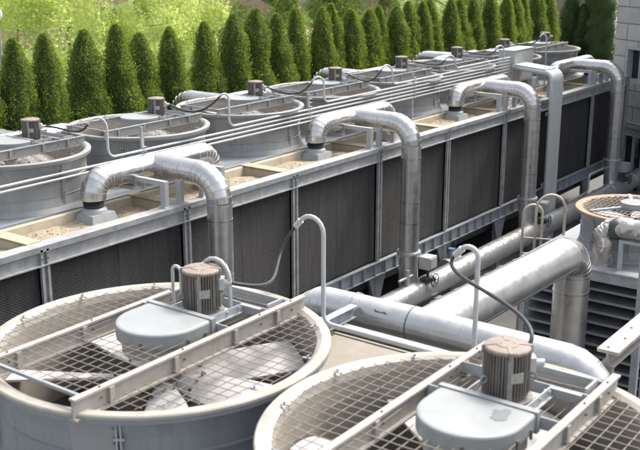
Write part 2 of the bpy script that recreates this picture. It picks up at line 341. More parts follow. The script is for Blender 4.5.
# ------------------------------------------------------------------ fan assembly (near size, base at deck level, rim plane at local z = ZR)
ZR = 1.05
def fan_parts(root, R=1.69, rim_m=None, full=True):
    rim_m = rim_m or M['rim']
    k = R/1.69
    ro = R; ri = R-.155
    NS = 72
    m = MB()
    m.lathe([(ro-.008,ZR-.034),(ro,ZR-.033),(ro,ZR-.008),(ro-.012,ZR+.004),(ri+.06,ZR+.006),(ri+.015,ZR-.02),(ri-.01,ZR-.09)], NS)
    m.build('rim', rim_m, root)
    m = MB()
    m.lathe([(ri-.01,ZR-.09),(ri-.035,ZR-.25),(ri-.04,ZR-.55),(ri-.04,.0)], NS)
    m.build('inner_wall', M['lining'], root)
    m = MB()
    rs = R-.10
    m.lathe([(ro-.008,ZR-.034),(ro-.009,ZR-.078),(rs+.02,ZR-.085),(rs-.02,ZR-.26),(rs-.03,ZR-.55),(rs-.02,.30),(rs+.03,.1),(rs+.09,.0)], NS)
    for zz in (.62*ZR/1.05, .30):
        m.lathe([(rs-.03,zz-.02),(rs-.008,zz-.008),(rs-.008,zz+.008),(rs-.03,zz+.02)], NS)
    sh = m.build('shell', M['shell'], root)
    # a paler section facing the front
    m = MB()
    a0, a1 = math.radians(197), math.radians(212)
    m.lathe([(rs+.022,ZR-.105),(rs-.012,ZR-.26),(rs-.022,ZR-.55),(rs-.012,.30),(rs+.036,.1)], 10, a0, a1)
    m.build('repair_panel', M['shell2'], root)
    for q in range(6):
        a = math.radians(33+60*q)
        ca, sa = math.cos(a), math.sin(a)
        m = MB()
        for da in (-.018,.018):
            cx, cy = math.cos(a+da/R), math.sin(a+da/R)
            m.bar(((rs-.01)*cx,(rs-.01)*cy,.03),((rs-.01)*cx,(rs-.01)*cy,ZR-.09),.012,.07,(cx,cy,0))
        for z in (.2,.4,.6,.8):
            m.bar(((rs+.01)*math.cos(a-.05/R),(rs+.01)*math.sin(a-.05/R),z),((rs+.01)*math.cos(a+.05/R),(rs+.01)*math.sin(a+.05/R),z),.02,.02)
        for z in (.12,.28,.44,.60,.76,.9):
            m.cyl(((rs+.005)*math.cos(a-.045/R),(rs+.005)*math.sin(a-.045/R),z),((rs+.022)*math.cos(a-.045/R),(rs+.022)*math.sin(a-.045/R),z),.011,6,mi=1)
        m.build('seam_flange', [M['galv'], M['motor']], root)
    # drift eliminator / throat darkness inside
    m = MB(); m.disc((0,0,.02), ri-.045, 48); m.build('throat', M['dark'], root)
    if not full: return ri
    # hub and blades
    m = MB(); m.lathe([(0,ZR-.34),(.2,ZR-.34),(.24,ZR-.38),(.24,ZR-.5),(.12,ZR-.55),(.12,.05)], 24); m.build('hub', M['hub'], root)
    for q in range(7):
        m = MB()
        rows = []; ns = 9
        for i in range(ns+1):
            t = i/ns; r = .22+t*(ri-.07-.22)
            w = .17+.30*min(1,t/.5)**.8 if t < .5 else .47+.10*(t-.5)
            pitch = math.radians(24-11*t)
            row = []
            for j in range(7):
                s_ = (j/6-.5)*w; cam = .03*(1-(2*j/6-1)**2)
                y = s_*math.cos(pitch); z = s_*math.sin(pitch)+cam
                row.append((r, y, z))
            rows.append(row)
        for sgn, off in ((1,.012),(-1,-.012)):
            vs = [(x,y,z+off) for row in rows for x,y,z in row]
            fs = []
            for i in range(ns):
                for j in range(6):
                    a = i*7+j; f = (a,a+7,a+8,a+1)
                    fs.append(f if sgn > 0 else f[::-1])
            m.add(vs, fs, True)
        edge = [rows[i][0] for i in range(ns+1)]+[rows[ns][j] for j in range(1,7)]+[rows[i][6] for i in range(ns-1,-1,-1)]
        n = len(edge)
        m.add([(x,y,z+.012) for x,y,z in edge]+[(x,y,z-.012) for x,y,z in edge], [(i,n+i,n+(i+1)%n,(i+1)%n) for i in range(n)])
        b = m.build('blade', M['blade'], root, (0,0,ZR-.42), (0,0,math.radians(-30+360/7*q)))
        for (x, y) in ((.42,-.1),(.42,.02),(.42,.12)):
            mb = MB(); p = math.radians(21); z = y*math.tan(p)+.05
            mb.cyl((x,y,z-.02),(x,y,z+.012),.017,8)
            mb.build('bolt', M['hub'], b)
    # wire guard: outer segments at rim level, the walkway strip raised onto the beams
    m = MB(); sp = .118; wr = .0029; yb = .62
    rg = ri+.006
    def wire(a, b):
        a = Vector(a); b = Vector(b); L_ = (b-a).length; k_ = max(1, int(L_/.35)); prev = a
        for i_ in range(1, k_+1):
            p_ = a.lerp(b, i_/k_)
            if i_ < k_: p_ = p_+Vector((noise.noise(p_*2.3)*.008, noise.noise(p_*2.3+Vector((5,0,0)))*.008, noise.noise(p_*1.4+Vector((0,7,0)))*.016-.006))
            m.bar(prev, p_, 2*wr, 2*wr); prev = p_
    n = int(rg/sp)
    for i in range(-n, n+1):
        y = i*sp
        if abs(y) < rg:
            x = math.sqrt(max(0,rg*rg-y*y))
            if abs(y) > yb+.03: wire((-x,y,ZR-.004),(x,y,ZR-.004))
        x = i*sp
        yy = math.sqrt(max(0,rg*rg-x*x))
        if yy > yb+.05:
            wire((x,yb+.03,ZR+.006),(x,yy,ZR+.006)); wire((x,-yb-.03,ZR+.006),(x,-yy,ZR+.006))
    x = -1.47
    while x < 1.45:
        if not (-.44 < x < 1.0): wire((x,-yb+.03,ZR+.118),(x,yb-.03,ZR+.118))
        elif .82 < x < 1.0: wire((x,-yb+.03,ZR+.05),(x,yb-.03,ZR+.05))
        x += sp
    for i in range(-5, 6):
        y = i*.112
        xe = -.10 if abs(y) > .44 else .03-math.sqrt(max(0,.46**2-y*y))
        wire((-1.47,y,ZR+.108),(xe,y,ZR+.108)); wire((.36,y,ZR+.036),(1.42,y,ZR+.036))
    m.build('wire_guard', M['wire'], root)
    m = MB()
    m.bar((-1.48,-yb,ZR+.112),(-1.48,yb,ZR+.112),.03,.03)
    m.build('guard_edge_bar', M['galv_dull'], root)
    for q in range(12):      # clips that hold the guard to the rim
        a = math.radians(17+30*q); ca, sa = math.cos(a), math.sin(a)
        if abs(ri*sa) < .68: continue
        m = MB()
        m.bar(((ri-.03)*ca,(ri-.03)*sa,ZR+.018),((ri+.05)*ca,(ri+.05)*sa,ZR+.018),.026,.010)
        m.cyl(((ri+.02)*ca,(ri+.02)*sa,ZR+.016),((ri+.02)*ca,(ri+.02)*sa,ZR+.045),.010,6)
        m.build('guard_clip', M['galv_dull'], root)
    # two beams: top flange, web, bottom flange
    for sgn in (1,-1):
        m = MB(); y = sgn*yb; x0, x1 = -1.60, 1.52
        m.box(x0, x1, y-.035, y+.035, ZR+.122, ZR+.142)
        m.box(x0, x1, y-.01, y+.01, ZR-.035, ZR+.121)
        m.box(x0, x1, y-.045, y+.045, ZR-.055, ZR-.036)
        for x in (-1.2,-.42,.4,1.05):
            m.box(x-.025, x+.025, y-.045, y-.011, ZR-.034, ZR+.121); m.box(x-.025, x+.025, y+.011, y+.045, ZR-.034, ZR+.121)
        for x in (-1.3,-.3,.8,1.3):
            m.cyl((x,y,ZR+.14),(x,y,ZR+.155),.010,6, mi=1); m.cyl((x,y-.008,ZR+.05),(x,y-.03,ZR+.05),.010,6, mi=1)
        m.build('beam', [M['beam'], M['motor']], root)
    # drive frame between the beams
    m = MB()
    for x in (.385,.98,1.30):
        m.box(x-.03,x+.03,-yb+.036,yb-.036,ZR+.045,ZR+.056); m.box(x-.03,x-.018,-yb+.036,yb-.036,ZR+.057,ZR+.15)
    for y in (-.27,.27):
        m.box(.42,.945,y-.03,y+.03,ZR+.06,ZR+.07); m.box(.42,.945,y-.006,y+.006,ZR+.071,ZR+.15)
    m.box(.42,.84,-.22,.22,ZR+.073,ZR+.10)
    for y in (-.262,.262):
        for x in (.5,.7,.88): m.cyl((x,y-.03,ZR+.12),(x,y+.03,ZR+.12),.014,6)
    m.box(.86,.90,-.56,-.30,ZR+.16,ZR+.17); m.box(1.02,1.27,-.55,-.53,ZR+.06,ZR+.17)
    m.build('drive_frame', M['bracket'], root)
    # D-shaped belt cover
    def dee(r, x1, cx=.03, n=26):
        pts = [(x1,-r),(x1,r)]
        for i in range(n+1):
            a = PI/2+PI*i/n; pts.append((cx+r*math.cos(a), r*math.sin(a)))
        return pts
    m = MB()
    m.prism(dee(.38,.27), ZR-.10, ZR+.06, smooth_side=False)
    body = m.build('belt_cover', M['cover'], root)
    m = MB()
    lo = dee(.43,.30)
    n = len(lo)
    levels = [(.43,.30,.05),(.434,.302,.065),(.434,.302,.178),(.425,.297,.192),(.405,.29,.199)]
    rings = [[(x,y,ZR+z) for x,y in dee(r,x1)] for r,x1,z in levels]
    for i in range(len(rings)-1):
        m.add(rings[i]+rings[i+1], [(j,(j+1)%n,n+(j+1)%n,n+j) for j in range(n)][1:], True)
        m.add(rings[i]+rings[i+1], [(0,1,n+1,n)], False)
    m.add(rings[-1], [tuple(range(n))]); m.add(rings[0], [tuple(reversed(range(n)))])
    # raised strip across the flat end
    m.box(.285,.345,-.445,.445,ZR+.03,ZR+.212)
    m.build('lid', M['cover'], body)
    for a in (200, 262, 318):
        ml = MB()
        a = math.radians(a)
        if a < math.radians(275): p = (.03+.437*math.cos(a), .437*math.sin(a))
        else: p = (.20,-.437)
        ml.box(p[0]-.009,p[0]+.009,p[1]-.009,p[1]+.009,ZR+.02,ZR+.10); ml.box(p[0]-.016,p[0]+.016,p[1]-.011,p[1]+.011,ZR+.085,ZR+.105)
        ml.build('latch', M['hub'], body)
    # vertical finned motor
    mx, mz = .625, ZR+.10
    m = MB(); nf = 44; prof = []
    for i in range(nf):
        a = 2*PI*i/nf
        plain = (i % 11) in (0,)
        for da, r in ((-.36,.168),(-.22,.194),(.22,.194),(.36,.168)):
            aa = a+da*2*PI/nf; rr = .185 if plain else r
            prof.append((mx+rr*math.cos(aa), rr*math.sin(aa)))
    m.prism(prof, mz+.07, mz+.43)
    m.lathe([(0,mz),(.23,mz),(.23,mz+.02),(.17,mz+.03),(.165,mz+.07),(.0,mz+.07)], 32, c=(mx,0,0))
    mot = m.build('motor', M['motor'], root)
    m = MB()
    m.lathe([(.192,mz+.425),(.197,mz+.432),(.197,mz+.452),(.185,mz+.462),(.10,mz+.470),(.095,mz+.476),(0,mz+.476)], 14, c=(mx,0,0), smooth=False)
    for q in range(4):
        a = math.radians(35+90*q)
        m.bar((mx+.05*math.cos(a),.05*math.sin(a),mz+.470),(mx+.20*math.cos(a),.20*math.sin(a),mz+.455),.035,.02)
        m.bar((mx+.195*math.cos(a),.195*math.sin(a),mz+.40),(mx+.195*math.cos(a),.195*math.sin(a),mz+.46),.026,.026)
    m.build('motor_cap', M['motor_cap'], mot)
    for q in range(4):
        m = MB(); a = math.radians(35+90*q)
        m.bar((mx+.188*math.cos(a),.188*math.sin(a),mz+.05),(mx+.188*math.cos(a),.188*math.sin(a),mz+.41),.045,.02,(math.cos(a),math.sin(a),0))
        m.build('cooling_strip', M['motor_strip'], mot)
    m = MB()
    a = math.radians(232); t = (-math.sin(a), math.cos(a))
    c = (mx+.205*math.cos(a), .205*math.sin(a))
    m.hexa([(c[0]-t[0]*.055-.004*math.cos(a),c[1]-t[1]*.055-.004*math.sin(a),mz+.20),(c[0]+t[0]*.055-.004*math.cos(a),c[1]+t[1]*.055-.004*math.sin(a),mz+.20),(c[0]+t[0]*.055-.02*math.cos(a),c[1]+t[1]*.055-.02*math.sin(a),mz+.20),(c[0]-t[0]*.055-.02*math.cos(a),c[1]-t[1]*.055-.02*math.sin(a),mz+.20)],
           [(c[0]-t[0]*.055-.004*math.cos(a),c[1]-t[1]*.055-.004*math.sin(a),mz+.285),(c[0]+t[0]*.055-.004*math.cos(a),c[1]+t[1]*.055-.004*math.sin(a),mz+.285),(c[0]+t[0]*.055-.02*math.cos(a),c[1]+t[1]*.055-.02*math.sin(a),mz+.285),(c[0]-t[0]*.055-.02*math.cos(a),c[1]-t[1]*.055-.02*math.sin(a),mz+.285)])
    m.build('nameplate', M['plate'], mot)
    m = MB()   # terminal box and gland
    d = Vector((math.cos(math.radians(-52)), math.sin(math.radians(-52)), 0)); p = Vector((mx,0,mz+.30))
    m.bar(p+d*.17, p+d*.235, .11, .12); m.cyl(p+d*.235, p+d*.31, .032, 12)
    m.build('terminal_box', M['fitting'], mot)
    for a in (-60, 150):
        m = MB(); a = math.radians(a); q0 = Vector((mx+.215*math.cos(a), .215*math.sin(a), mz+.19))
        t = Vector((math.cos(a), math.sin(a), 0))
        m.tube([q0+t*(.03*math.cos(2*PI*i/12))+Vector((0,0,.032*math.sin(2*PI*i/12))) for i in range(13)], .009, 6, caps=False)
        m.build('lifting_eye', M['galv_dull'], mot)
    return ri

GF = 'large belt driven fan cylinders'
fan = empty('cooling_fan', (6.45,6.73,3.795))
fan_parts(fan)
tag(fan, 'large fan cylinder at lower left, open guard corner showing two pale blades', 'cooling fan', GF)
fan2 = copy_tree(fan); fan2.location = (6.47,3.33,3.795)
for ch in fan2.children:
    if ch.name.startswith('blade'): ch.rotation_euler.z += math.radians(27)
tag(fan2, 'nearest large fan cylinder, cut off by the bottom edge, with a puddle-marked cover', 'cooling fan', GF)
M['wet'] = mat('water_film', (.20,.22,.23), .12, 0, .1, 6)
m = MB(); pts = []
for i in range(26):
    a = 2*PI*i/26; r_ = .085*(1+.45*noise.noise(Vector((math.cos(a)*1.3,math.sin(a)*1.3,4)))+.2*noise.noise(Vector((math.cos(a)*4,math.sin(a)*4,1))))
    pts.append((.10+1.25*r_*math.cos(a), -.22+.85*r_*math.sin(a)))
m.prism(pts, ZR+.2005, ZR+.2025); m.build('puddle', M['wet'], fan2)
far_labels = [
 'far row fan cylinder cut off by the left edge, boxy motor beside a hoop conduit',
 'far row fan cylinder standing behind the left end of the first silver tee pipe',
 'far row fan cylinder with a slack black cable, left of the second tee pipe',
 'far row fan cylinder directly behind the second silver tee pipe',
 'far row fan cylinder midway between the second and third tee pipes',
 'far row fan cylinder just left of the grey junction box',
 'far row fan cylinder directly behind the grey conduit junction box',
 'last fan cylinder of the far row, nearest the stone building']
far_rim = [c for c in fan.children if c.name.startswith('rim')][0].data.copy(); far_rim.materials[0] = M['far_rim']
far_beam = {}
for c in fan.children:
    if c.name.startswith('beam'): far_beam[c.data.name] = c.data.copy(); far_beam[c.data.name].materials[0] = M['far_rim']
FX = [10.40+3.02*i for i in range(8)]
FY, FZ, FS = 14.3, 4.302, .82
for i in range(8):
    f = copy_tree(fan); f.location = (FX[i], FY, FZ); f.scale = (FS,)*3
    for ch in f.children:
        if ch.name.startswith('rim'): ch.data = far_rim
        if ch.name.startswith('beam'): ch.data = far_beam[ch.data.name]
    tag(f, far_labels[i], 'cooling fan', 'fan cylinders of the far tower')

# ------------------------------------------------------------------ far cooling tower
XF, YF, BAY = 8.95, 11.69, 3.0
tower = empty('cooling_tower', (19.45, YF, 0))
tag(tower, 'long crossflow cooling tower with dark fill panels, steel posts and cream water basins', 'cooling tower')
O = Vector((19.45, YF, 0))
def tb(m, name, mt, parent=None):
    ob = m.build(name, mt, parent or tower)
    if parent is None: ob.location = (-O.x, -O.y, -O.z)
    return ob
XA, XB = XF-BAY, XF+8*BAY
for n in range(-1, 8):
    x0 = XF+BAY*n+.07; x1 = XF+BAY*(n+1)-.07
    m = MB()
    xm = (x0+x1)/2
    # two packs of fill per bay with a fine joint between; the face is very slightly wavy
    for (a, b) in ((x0, xm-.006), (xm+.006, x1)):
        nx, nz = 10, 12
        vs = []
        for j in range(nz+1):
            for i in range(nx+1):
                x = a+(b-a)*i/nx; z = 1.725+(3.97-1.725)*j/nz
                vs.append((x, YF+.05+.012*noise.noise(Vector((x*1.3, z*1.1, n))), z))
        m.add(vs, [(j*(nx+1)+i, j*(nx+1)+i+1, (j+1)*(nx+1)+i+1, (j+1)*(nx+1)+i) for j in range(nz) for i in range(nx)], True)
        m.box(a, b, YF+.075, YF+.9, 1.73, 3.965)
    tb(m, 'fill_panel', M['fill'])
for n in range(-1, 9):
    x = XF+BAY*n
    m = MB()
    m.box(x-.075, x+.075, YF-.012, YF+.0, 1.76, 4.235)
    for s_ in (-1,1):
        xs = x+s_*.055
        m.box(xs-.022, xs+.022, YF-.055, YF-.013, 1.76, 4.235)
    for z in (1.82, 1.90, 4.10, 4.18):
        for s_ in (-1,1): m.cyl((x+s_*.055,YF-.068,z),(x+s_*.055,YF-.0555,z),.012,6,mi=1)
    tb(m, 'post', [M['galv'], M['motor']])
    m = MB()
    m.box(x-.09, x+.09, YF-.03, YF+.15, .02, 1.395)
    for s_ in (-1,1):
        m.add([(x+s_*.092,YF-.02,1.39),(x+s_*.34,YF-.02,1.39),(x+s_*.30,YF-.02,1.28),(x+s_*.092,YF-.02,.75),
               (x+s_*.092,YF+.02,1.39),(x+s_*.34,YF+.02,1.39),(x+s_*.30,YF+.02,1.28),(x+s_*.092,YF+.02,.75)],
              [(0,1,2,3),(7,6,5,4),(0,4,5,1),(1,5,6,2),(2,6,7,3),(3,7,4,0)])
    m.box(x-.17,x+.17,YF-.11,YF+.23,0,.018)
    tb(m, 'leg', M['galv_dull'])
    for yy in (13.6,16.2):
        m = MB(); m.box(x-.08,x+.08,yy,yy+.15,0,1.045); tb(m, 'leg', M['galv_dull'])
m = MB()
m.box(XA, XB, YF-.004, YF+.02, 3.985, 4.262)
m.box(XA, XB, YF-.07, YF-.0045, 3.985, 4.005)
m.box(XA, XB, YF-.055, YF+.17, 4.264, 4.29)
m.box(XA, XB, YF-.055, YF-.035, 4.20, 4.2635)
tb(m, 'top_rail', M['galv'])
m = MB()
m.box(XA, XB, YF-.085, YF+.02, 1.70, 1.722)
m.box(XA, XB, YF-.02, YF+.0, 1.42, 1.699)
m.box(XA, XB, YF-.085, YF-.021, 1.40, 1.42)
x = XA+.2
while x < XB:
    m.box(x, x+.022, YF-.083, YF-.0205, 1.421, 1.698); x += .43
tb(m, 'bottom_rail', M['galv_dull'])
def basin(x0, x1, y0, y1, front):
    m = MB(); zt, zf, t = 4.275, 4.07, .035
    # sloping cream walls with a flange; top rim ring
    def ringq(a, z): return [(x0+a,y0+a,z),(x1-a,y0+a,z),(x1-a,y1-a,z),(x0+a,y1-a,z)]
    o = ringq(.0, zt); i1 = ringq(.055, zt); i2 = ringq(.075, zt-.02); fl = ringq(.12, zf)
    for A, B in ((o,i1),(i1,i2),(i2,fl)):
        m.add(A+B, [(k,(k+1)%4,4+(k+1)%4,4+k) for k in range(4)])
    m.add(fl, [(0,1,2,3)])
    lo = ringq(0, zf-.03)
    m.add(o+lo, [((k+1)%4,k,4+k,4+(k+1)%4) for k in range(4)])
    b = tb(m, 'basin', M['basin'])
    # sediment heaped unevenly on the floor
    s_ = MB(); nx, ny = 44, 16; vs = []; sd = x0*3.1+y0
    for j in range(ny+1):
        for i in range(nx+1):
            xx = x0+.122+(x1-x0-.244)*i/nx; yy = y0+.122+(y1-y0-.244)*j/ny
            h = .05+.06*noise.noise(Vector((xx*1.7, yy*1.9, sd)))+.022*noise.noise(Vector((xx*6, yy*6, sd)))
            vs.append((xx, yy, zf+max(.004, h)))
    s_.add(vs, [(j*(nx+1)+i, j*(nx+1)+i+1, (j+1)*(nx+1)+i+1, (j+1)*(nx+1)+i) for j in range(ny) for i in range(nx)], True)
    rnd = random.Random(int(x0*10))
    for _ in range(50):
        s_.sphere((rnd.uniform(x0+.2,x1-.2), rnd.uniform(y0+.18,y1-.18), zf+.085), rnd.uniform(.006,.020), 6, 4, sz=.7)
    s_.build('sediment', M['sediment'], b)
    # steel angle across the divider
    return b
for n in range(-1, 8):
    basin(XF+BAY*n+.03, XF+BAY*(n+1)-.03, 11.87, 12.92, True)
for n in range(-1, 8):
    basin(XF+BAY*n+.03, XF+BAY*(n+1)-.03, 15.68, 16.73, False)
for n in range(0, 8):
    x = XF+BAY*n
    m = MB(); m.box(x-.13, x+.13, 11.865, 12.93, 4.279, 4.297)
    m.box(x+.10, x+.128, 12.0, 12.8, 4.2, 4.278, mi=1)
    tb(m, 'basin_divider', [M['basin'], M['rubber']])
m = MB()
m.box(XA, XB, 12.935, 15.665, 1.74, 4.298)
tb(m, 'plenum', M['deck'])
m = MB()
m.box(XA, XB, 16.74, 16.80, 1.72, 4.29); m.box(XA-.06, XA-.002, YF+.02, 16.80, 1.72, 4.28); m.box(XB+.002, XB+.06, YF+.02, 16.80, 1.72, 4.28)
tb(m, 'end_casing', M['casing'])
m = MB()
m.box(XA, XB, YF+.25, 16.70, 1.05, 1.69)
tb(m, 'cold_water_basin', M['tank'])

# ------------------------------------------------------------------ riser pipes with tee headers
RR = .215
def gore(p0, p1, p2, r=.42, n=6): return arc_path(p0, p1, p2, r, n)
def riser(label, X, ztop=4.80, zdrop=1.12, rear=False):
    """local frame: x along the tower, y away from camera, origin under the drop pipe"""
    YD = 11.12 if not rear else None
    root = empty('riser_pipe', (X, 11.12, 0))
    yh = 12.64-11.12
    # drop pipe, elbow and arm to the tee
    m = MB()
    e = gore((0,yh,ztop),(0,0,ztop),(0,0,0), .46, 7)
    path = [(0,yh,ztop)]+[(0, yh-.35, ztop)]+e
    m.tube(path, RR, 36, caps=True, gored=True)
    for p, q in zip(e[:-1], e[1:]):
        d = Vector(q)-Vector(p); m.band(p, d, RR, .014, .005, mi=1)
    for y in (yh-.38, yh-.75): m.band((0,y,ztop),(0,1,0),RR,.014,.004, mi=1)
    m.build('elbow_arm', [M['alu'], M['seam']], root)
    m = MB()
    zz = e[-1].z
    m.tube([(0,0,zz),(0,0,zdrop)], RR, 36)
    m.band((0,0,zz-.02),(0,0,1),RR,.06,.008)
    m.build('drop_pipe', M['alu_riser'], root)
    m = MB(); m.bar((-RR*.80-.003,-RR*.60-.003,zz-.05),(-RR*.80-.003,-RR*.60-.003,2.0),.03,.006,(-.8,-.6,0)); m.build('lap_seam', M['alu_riser'], root)
    for z in (zz-.28, zz-1.25, 2.62):
        m = MB(); m.band((0,0,z),(0,0,1),RR,.03,.004); m.build('jacket_band', M['alu'], root)
    m = MB()
    m.lathe([(RR+.004,1.90),(RR+.055,1.905),(RR+.06,1.935),(RR+.05,1.965),(RR+.004,1.97)], 36)
    m.build('clamp_collar', M['galv'], root)
    # the header along the tower with a drop elbow at each end
    m = MB()
    HL = 1.42
    eL = gore((0,yh,ztop),(-HL,yh,ztop),(-HL,yh,4.3), .29, 6)
    eR = gore((0,yh,ztop),(HL,yh,ztop),(HL,yh,4.3), .29, 6)
    zb = 4.47
    m.tube([(-HL,yh,zb)]+list(reversed(eL))+[(-.5,yh,ztop),(.5,yh,ztop)]+eR+[(HL,yh,zb)], RR, 36, gored=True)
    for E_ in (eL, eR):
        for p, q in zip(E_[:-1], E_[1:]): m.band(p, Vector(q)-Vector(p), RR, .014, .005, mi=1)
    for x in (-.95,-.48,.48,.95): m.band((x,yh,ztop),(1,0,0),RR,.014,.004, mi=1)
    hd = m.build('header', [M['alu'], M['seam']], root)
    m = MB()
    # lap seams and screws along the underside
    for sx in (-1,1):
        m = MB(); m.bar((sx*.05,yh-RR*.72-.006,ztop-RR*.70),(sx*.98,yh-RR*.72-.006,ztop-RR*.70),.012,.008); m.build('lap_seam', M['fitting'], hd)
    for sx in (-1,1):
        m = MB()
        m.lathe([(RR-.05,zb+.01),(RR-.035,zb-.02),(RR-.055,zb-.04),(RR-.035,zb-.06),(RR-.055,zb-.08),(RR-.04,zb-.10),(RR-.05,zb-.14)], 24, c=(sx*HL,yh,0))
        m.build('rubber_boot', M['rubber'], root)
        m = MB()
        x = sx*HL; a, b = .28, .20
        m.hexa([(x-a,yh-a,4.10),(x+a,yh-a,4.10),(x+a,yh+a*.62,4.10),(x-a,yh+a*.62,4.10)],
               [(x-a+.04,yh-a+.04,4.25),(x+a-.04,yh-a+.04,4.25),(x+a-.04,yh+a*.62-.04,4.25),(x-a+.04,yh+a*.62-.04,4.25)])
        m.lathe([(.23,4.251),(.215,4.31),(.17,4.335),(.12,4.34),(.0,4.34)], 24, c=(x,yh,0))
        m.build('inlet_box', M['hatch'], root)
    # support brackets standing on the front rail
    for x, kind in ((-.62,1),(.16-.42,0),(.30,0),(.78,1)):
        m = MB()
        y0 = (YF+.06)-11.12
        m.box(x-.045,x+.045,y0-.02,y0+.02,4.292,4.74 if kind else 4.70)
        m.box(x-.045,x-.03,y0+.021,y0+.09,4.292,4.74 if kind else 4.70)
        if kind:
            m.box(x-.04,x+.04,y0+.021,yh-.12,4.66,4.74)
            m.box(x-.06,x+.06,yh-.16,yh+.16,4.50,4.56)
            m.bar((x,yh-.15,4.55),(x,yh-.15,4.7),.05,.02)
        m.box(x-.08,x+.08,y0-.06,y0+.12,4.29,4.303)
        m.build('support_bracket', M['bracket'], root)
    tag(root, label, 'pipe', 'silver riser pipes with tee headers')
    return root
r1 = riser('silver riser nearest the left edge, dropping behind the lower left fan', 12.20)
lbl = ['silver riser with a grey actuator box beside its collar, second from the left',
       'silver riser just left of the flat grey conduit bundle',
       'silver riser at the end of the tower against the stone building']
for X, l in zip((18.36,24.42,30.55), lbl):
    r = copy_tree(r1); r.location = (X, 11.12, 0); tag(r, l)
rl = ['rear header pipe seen behind the leftmost far fan', 'rear header pipe showing behind the third far fan from the left',
      'rear header pipe showing behind the fourth far fan', 'rear header pipe showing behind the sixth far fan']
for X, l in zip((11.75,17.75,23.5,29.0), rl):
    r = copy_tree(r1); r.location = (X, 17.45, .08); r.rotation_euler = (0,0,PI)
    tag(r, l, 'pipe', 'rear header pipes')

# valves at the riser feet
def valve_set(label, X, blue):
    root = empty('valve', (X+.18, 10.85, 0))
    m = MB(); m.box(.02,.34,-.16,.12,1.52,1.80); m.box(.05,.31,-.18,-.161,1.55,1.77)
    m.build('actuator_box', M['fitting'] if not blue else M['hatch'], root)
    m = MB(); m.cyl((.18,-.02,1.2),(.18,-.02,1.52),.035,10); m.cyl((.02,-.05,1.25),(.34,-.05,1.25),.075,14); m.cyl((-.05,0,1.3),(.1,0,1.3),.05,12)
    m.cyl((.1,-.25,1.30),(.1,-.05,1.30),.03,8)
    m.build('valve_body', M['valve'], root)
    m = MB()
    m.tube([(.1+.15*math.cos(2*PI*i/20), -.26, 1.30+.15*math.sin(2*PI*i/20)) for i in range(21)], .014, 6, caps=False)
    for i in range(3):
        a = PI*i/3; m.bar((.1-.15*math.cos(a),-.26,1.3-.15*math.sin(a)),(.1+.15*math.cos(a),-.26,1.3+.15*math.sin(a)),.016,.016)
    m.build('handwheel', M['valve'], root)
    tag(root, label, 'valve', 'valves at the riser feet')
valve_set('grey actuator box over a dark handwheel valve beside the second riser', 18.36, False)
valve_set('small actuator box low beside the riser left of the conduit bundle', 24.42, True)
valve_set('actuator box low on the last riser by the stone building', 30.55, True)
# a pump with a blue cap under the tower
root = empty('pump', (20.75, 11.35, 0))
m = MB(); m.cyl((-.3,0,.95),(.3,0,.95),.22,20); m.cyl((0,0,1.1),(0,0,1.32),.10,16); m.box(-.35,.35,-.2,.2,0,.75); m.build('body', M['galv_dull'], root)
m = MB(); m.cyl((0,0,1.32),(0,0,1.38),.09,16); m.build('cap', M['bluebox'], root)
m = MB(); m.tube([(.35+.2*math.cos(2*PI*i/20), .2, 1.25+.2*math.sin(2*PI*i/20)) for i in range(21)], .02, 6, caps=False); m.build('handwheel', M['valve'], root)
tag(root, 'small grey pump with a blue cap under the tower beside a steel leg', 'pump')
# thin stub pipe by the third post foot
root = empty('stub_pipe', (18.05, 10.95, 0))
m = MB(); m.tube([(0,0,0),(0,0,1.62)], .045, 12); m.tube([(-.35,0,1.45),(.3,0,1.45)], .03, 10); m.build('stub', M['conduit'], root)
tag(root, 'thin upright stub pipe with a crossbar left of the second riser', 'pipe')
m = MB()
p = rounded([(27.6,11.3,1.12),(29.2,11.3,1.12),(29.2,11.3,1.66),(30.4,11.3,1.66)], .12, 5)
m.tube(p, .032, 10)
tag(m.build('drain_pipe', M['conduit']), 'thin bent grey pipe under the far end of the tower', 'pipe')

# grey insulated header on the ground in front of the tower
root = empty('header_pipe', (20, 10.95, 1.0))
m = MB(); m.tube([(-9.5,0,0),(-1.75,0,0),(13,0,-.02)], .265, 40, gored=True)
x = -9
while x < 13: m.band((x,0,0),(1,0,0),.265,.02,.005,mi=1); x += .95
m.build('jacket', [M['alu_dull'], M['seam']], root)
for x in (-7,-1,5,11):
    m = MB(); m.box(x-.12,x+.12,-.28,.28,-1.0,-.22); m.build('saddle', M['galv_dull'], root)
tag(root, 'dull grey insulated header pipe lying along the foot of the tower', 'pipe')

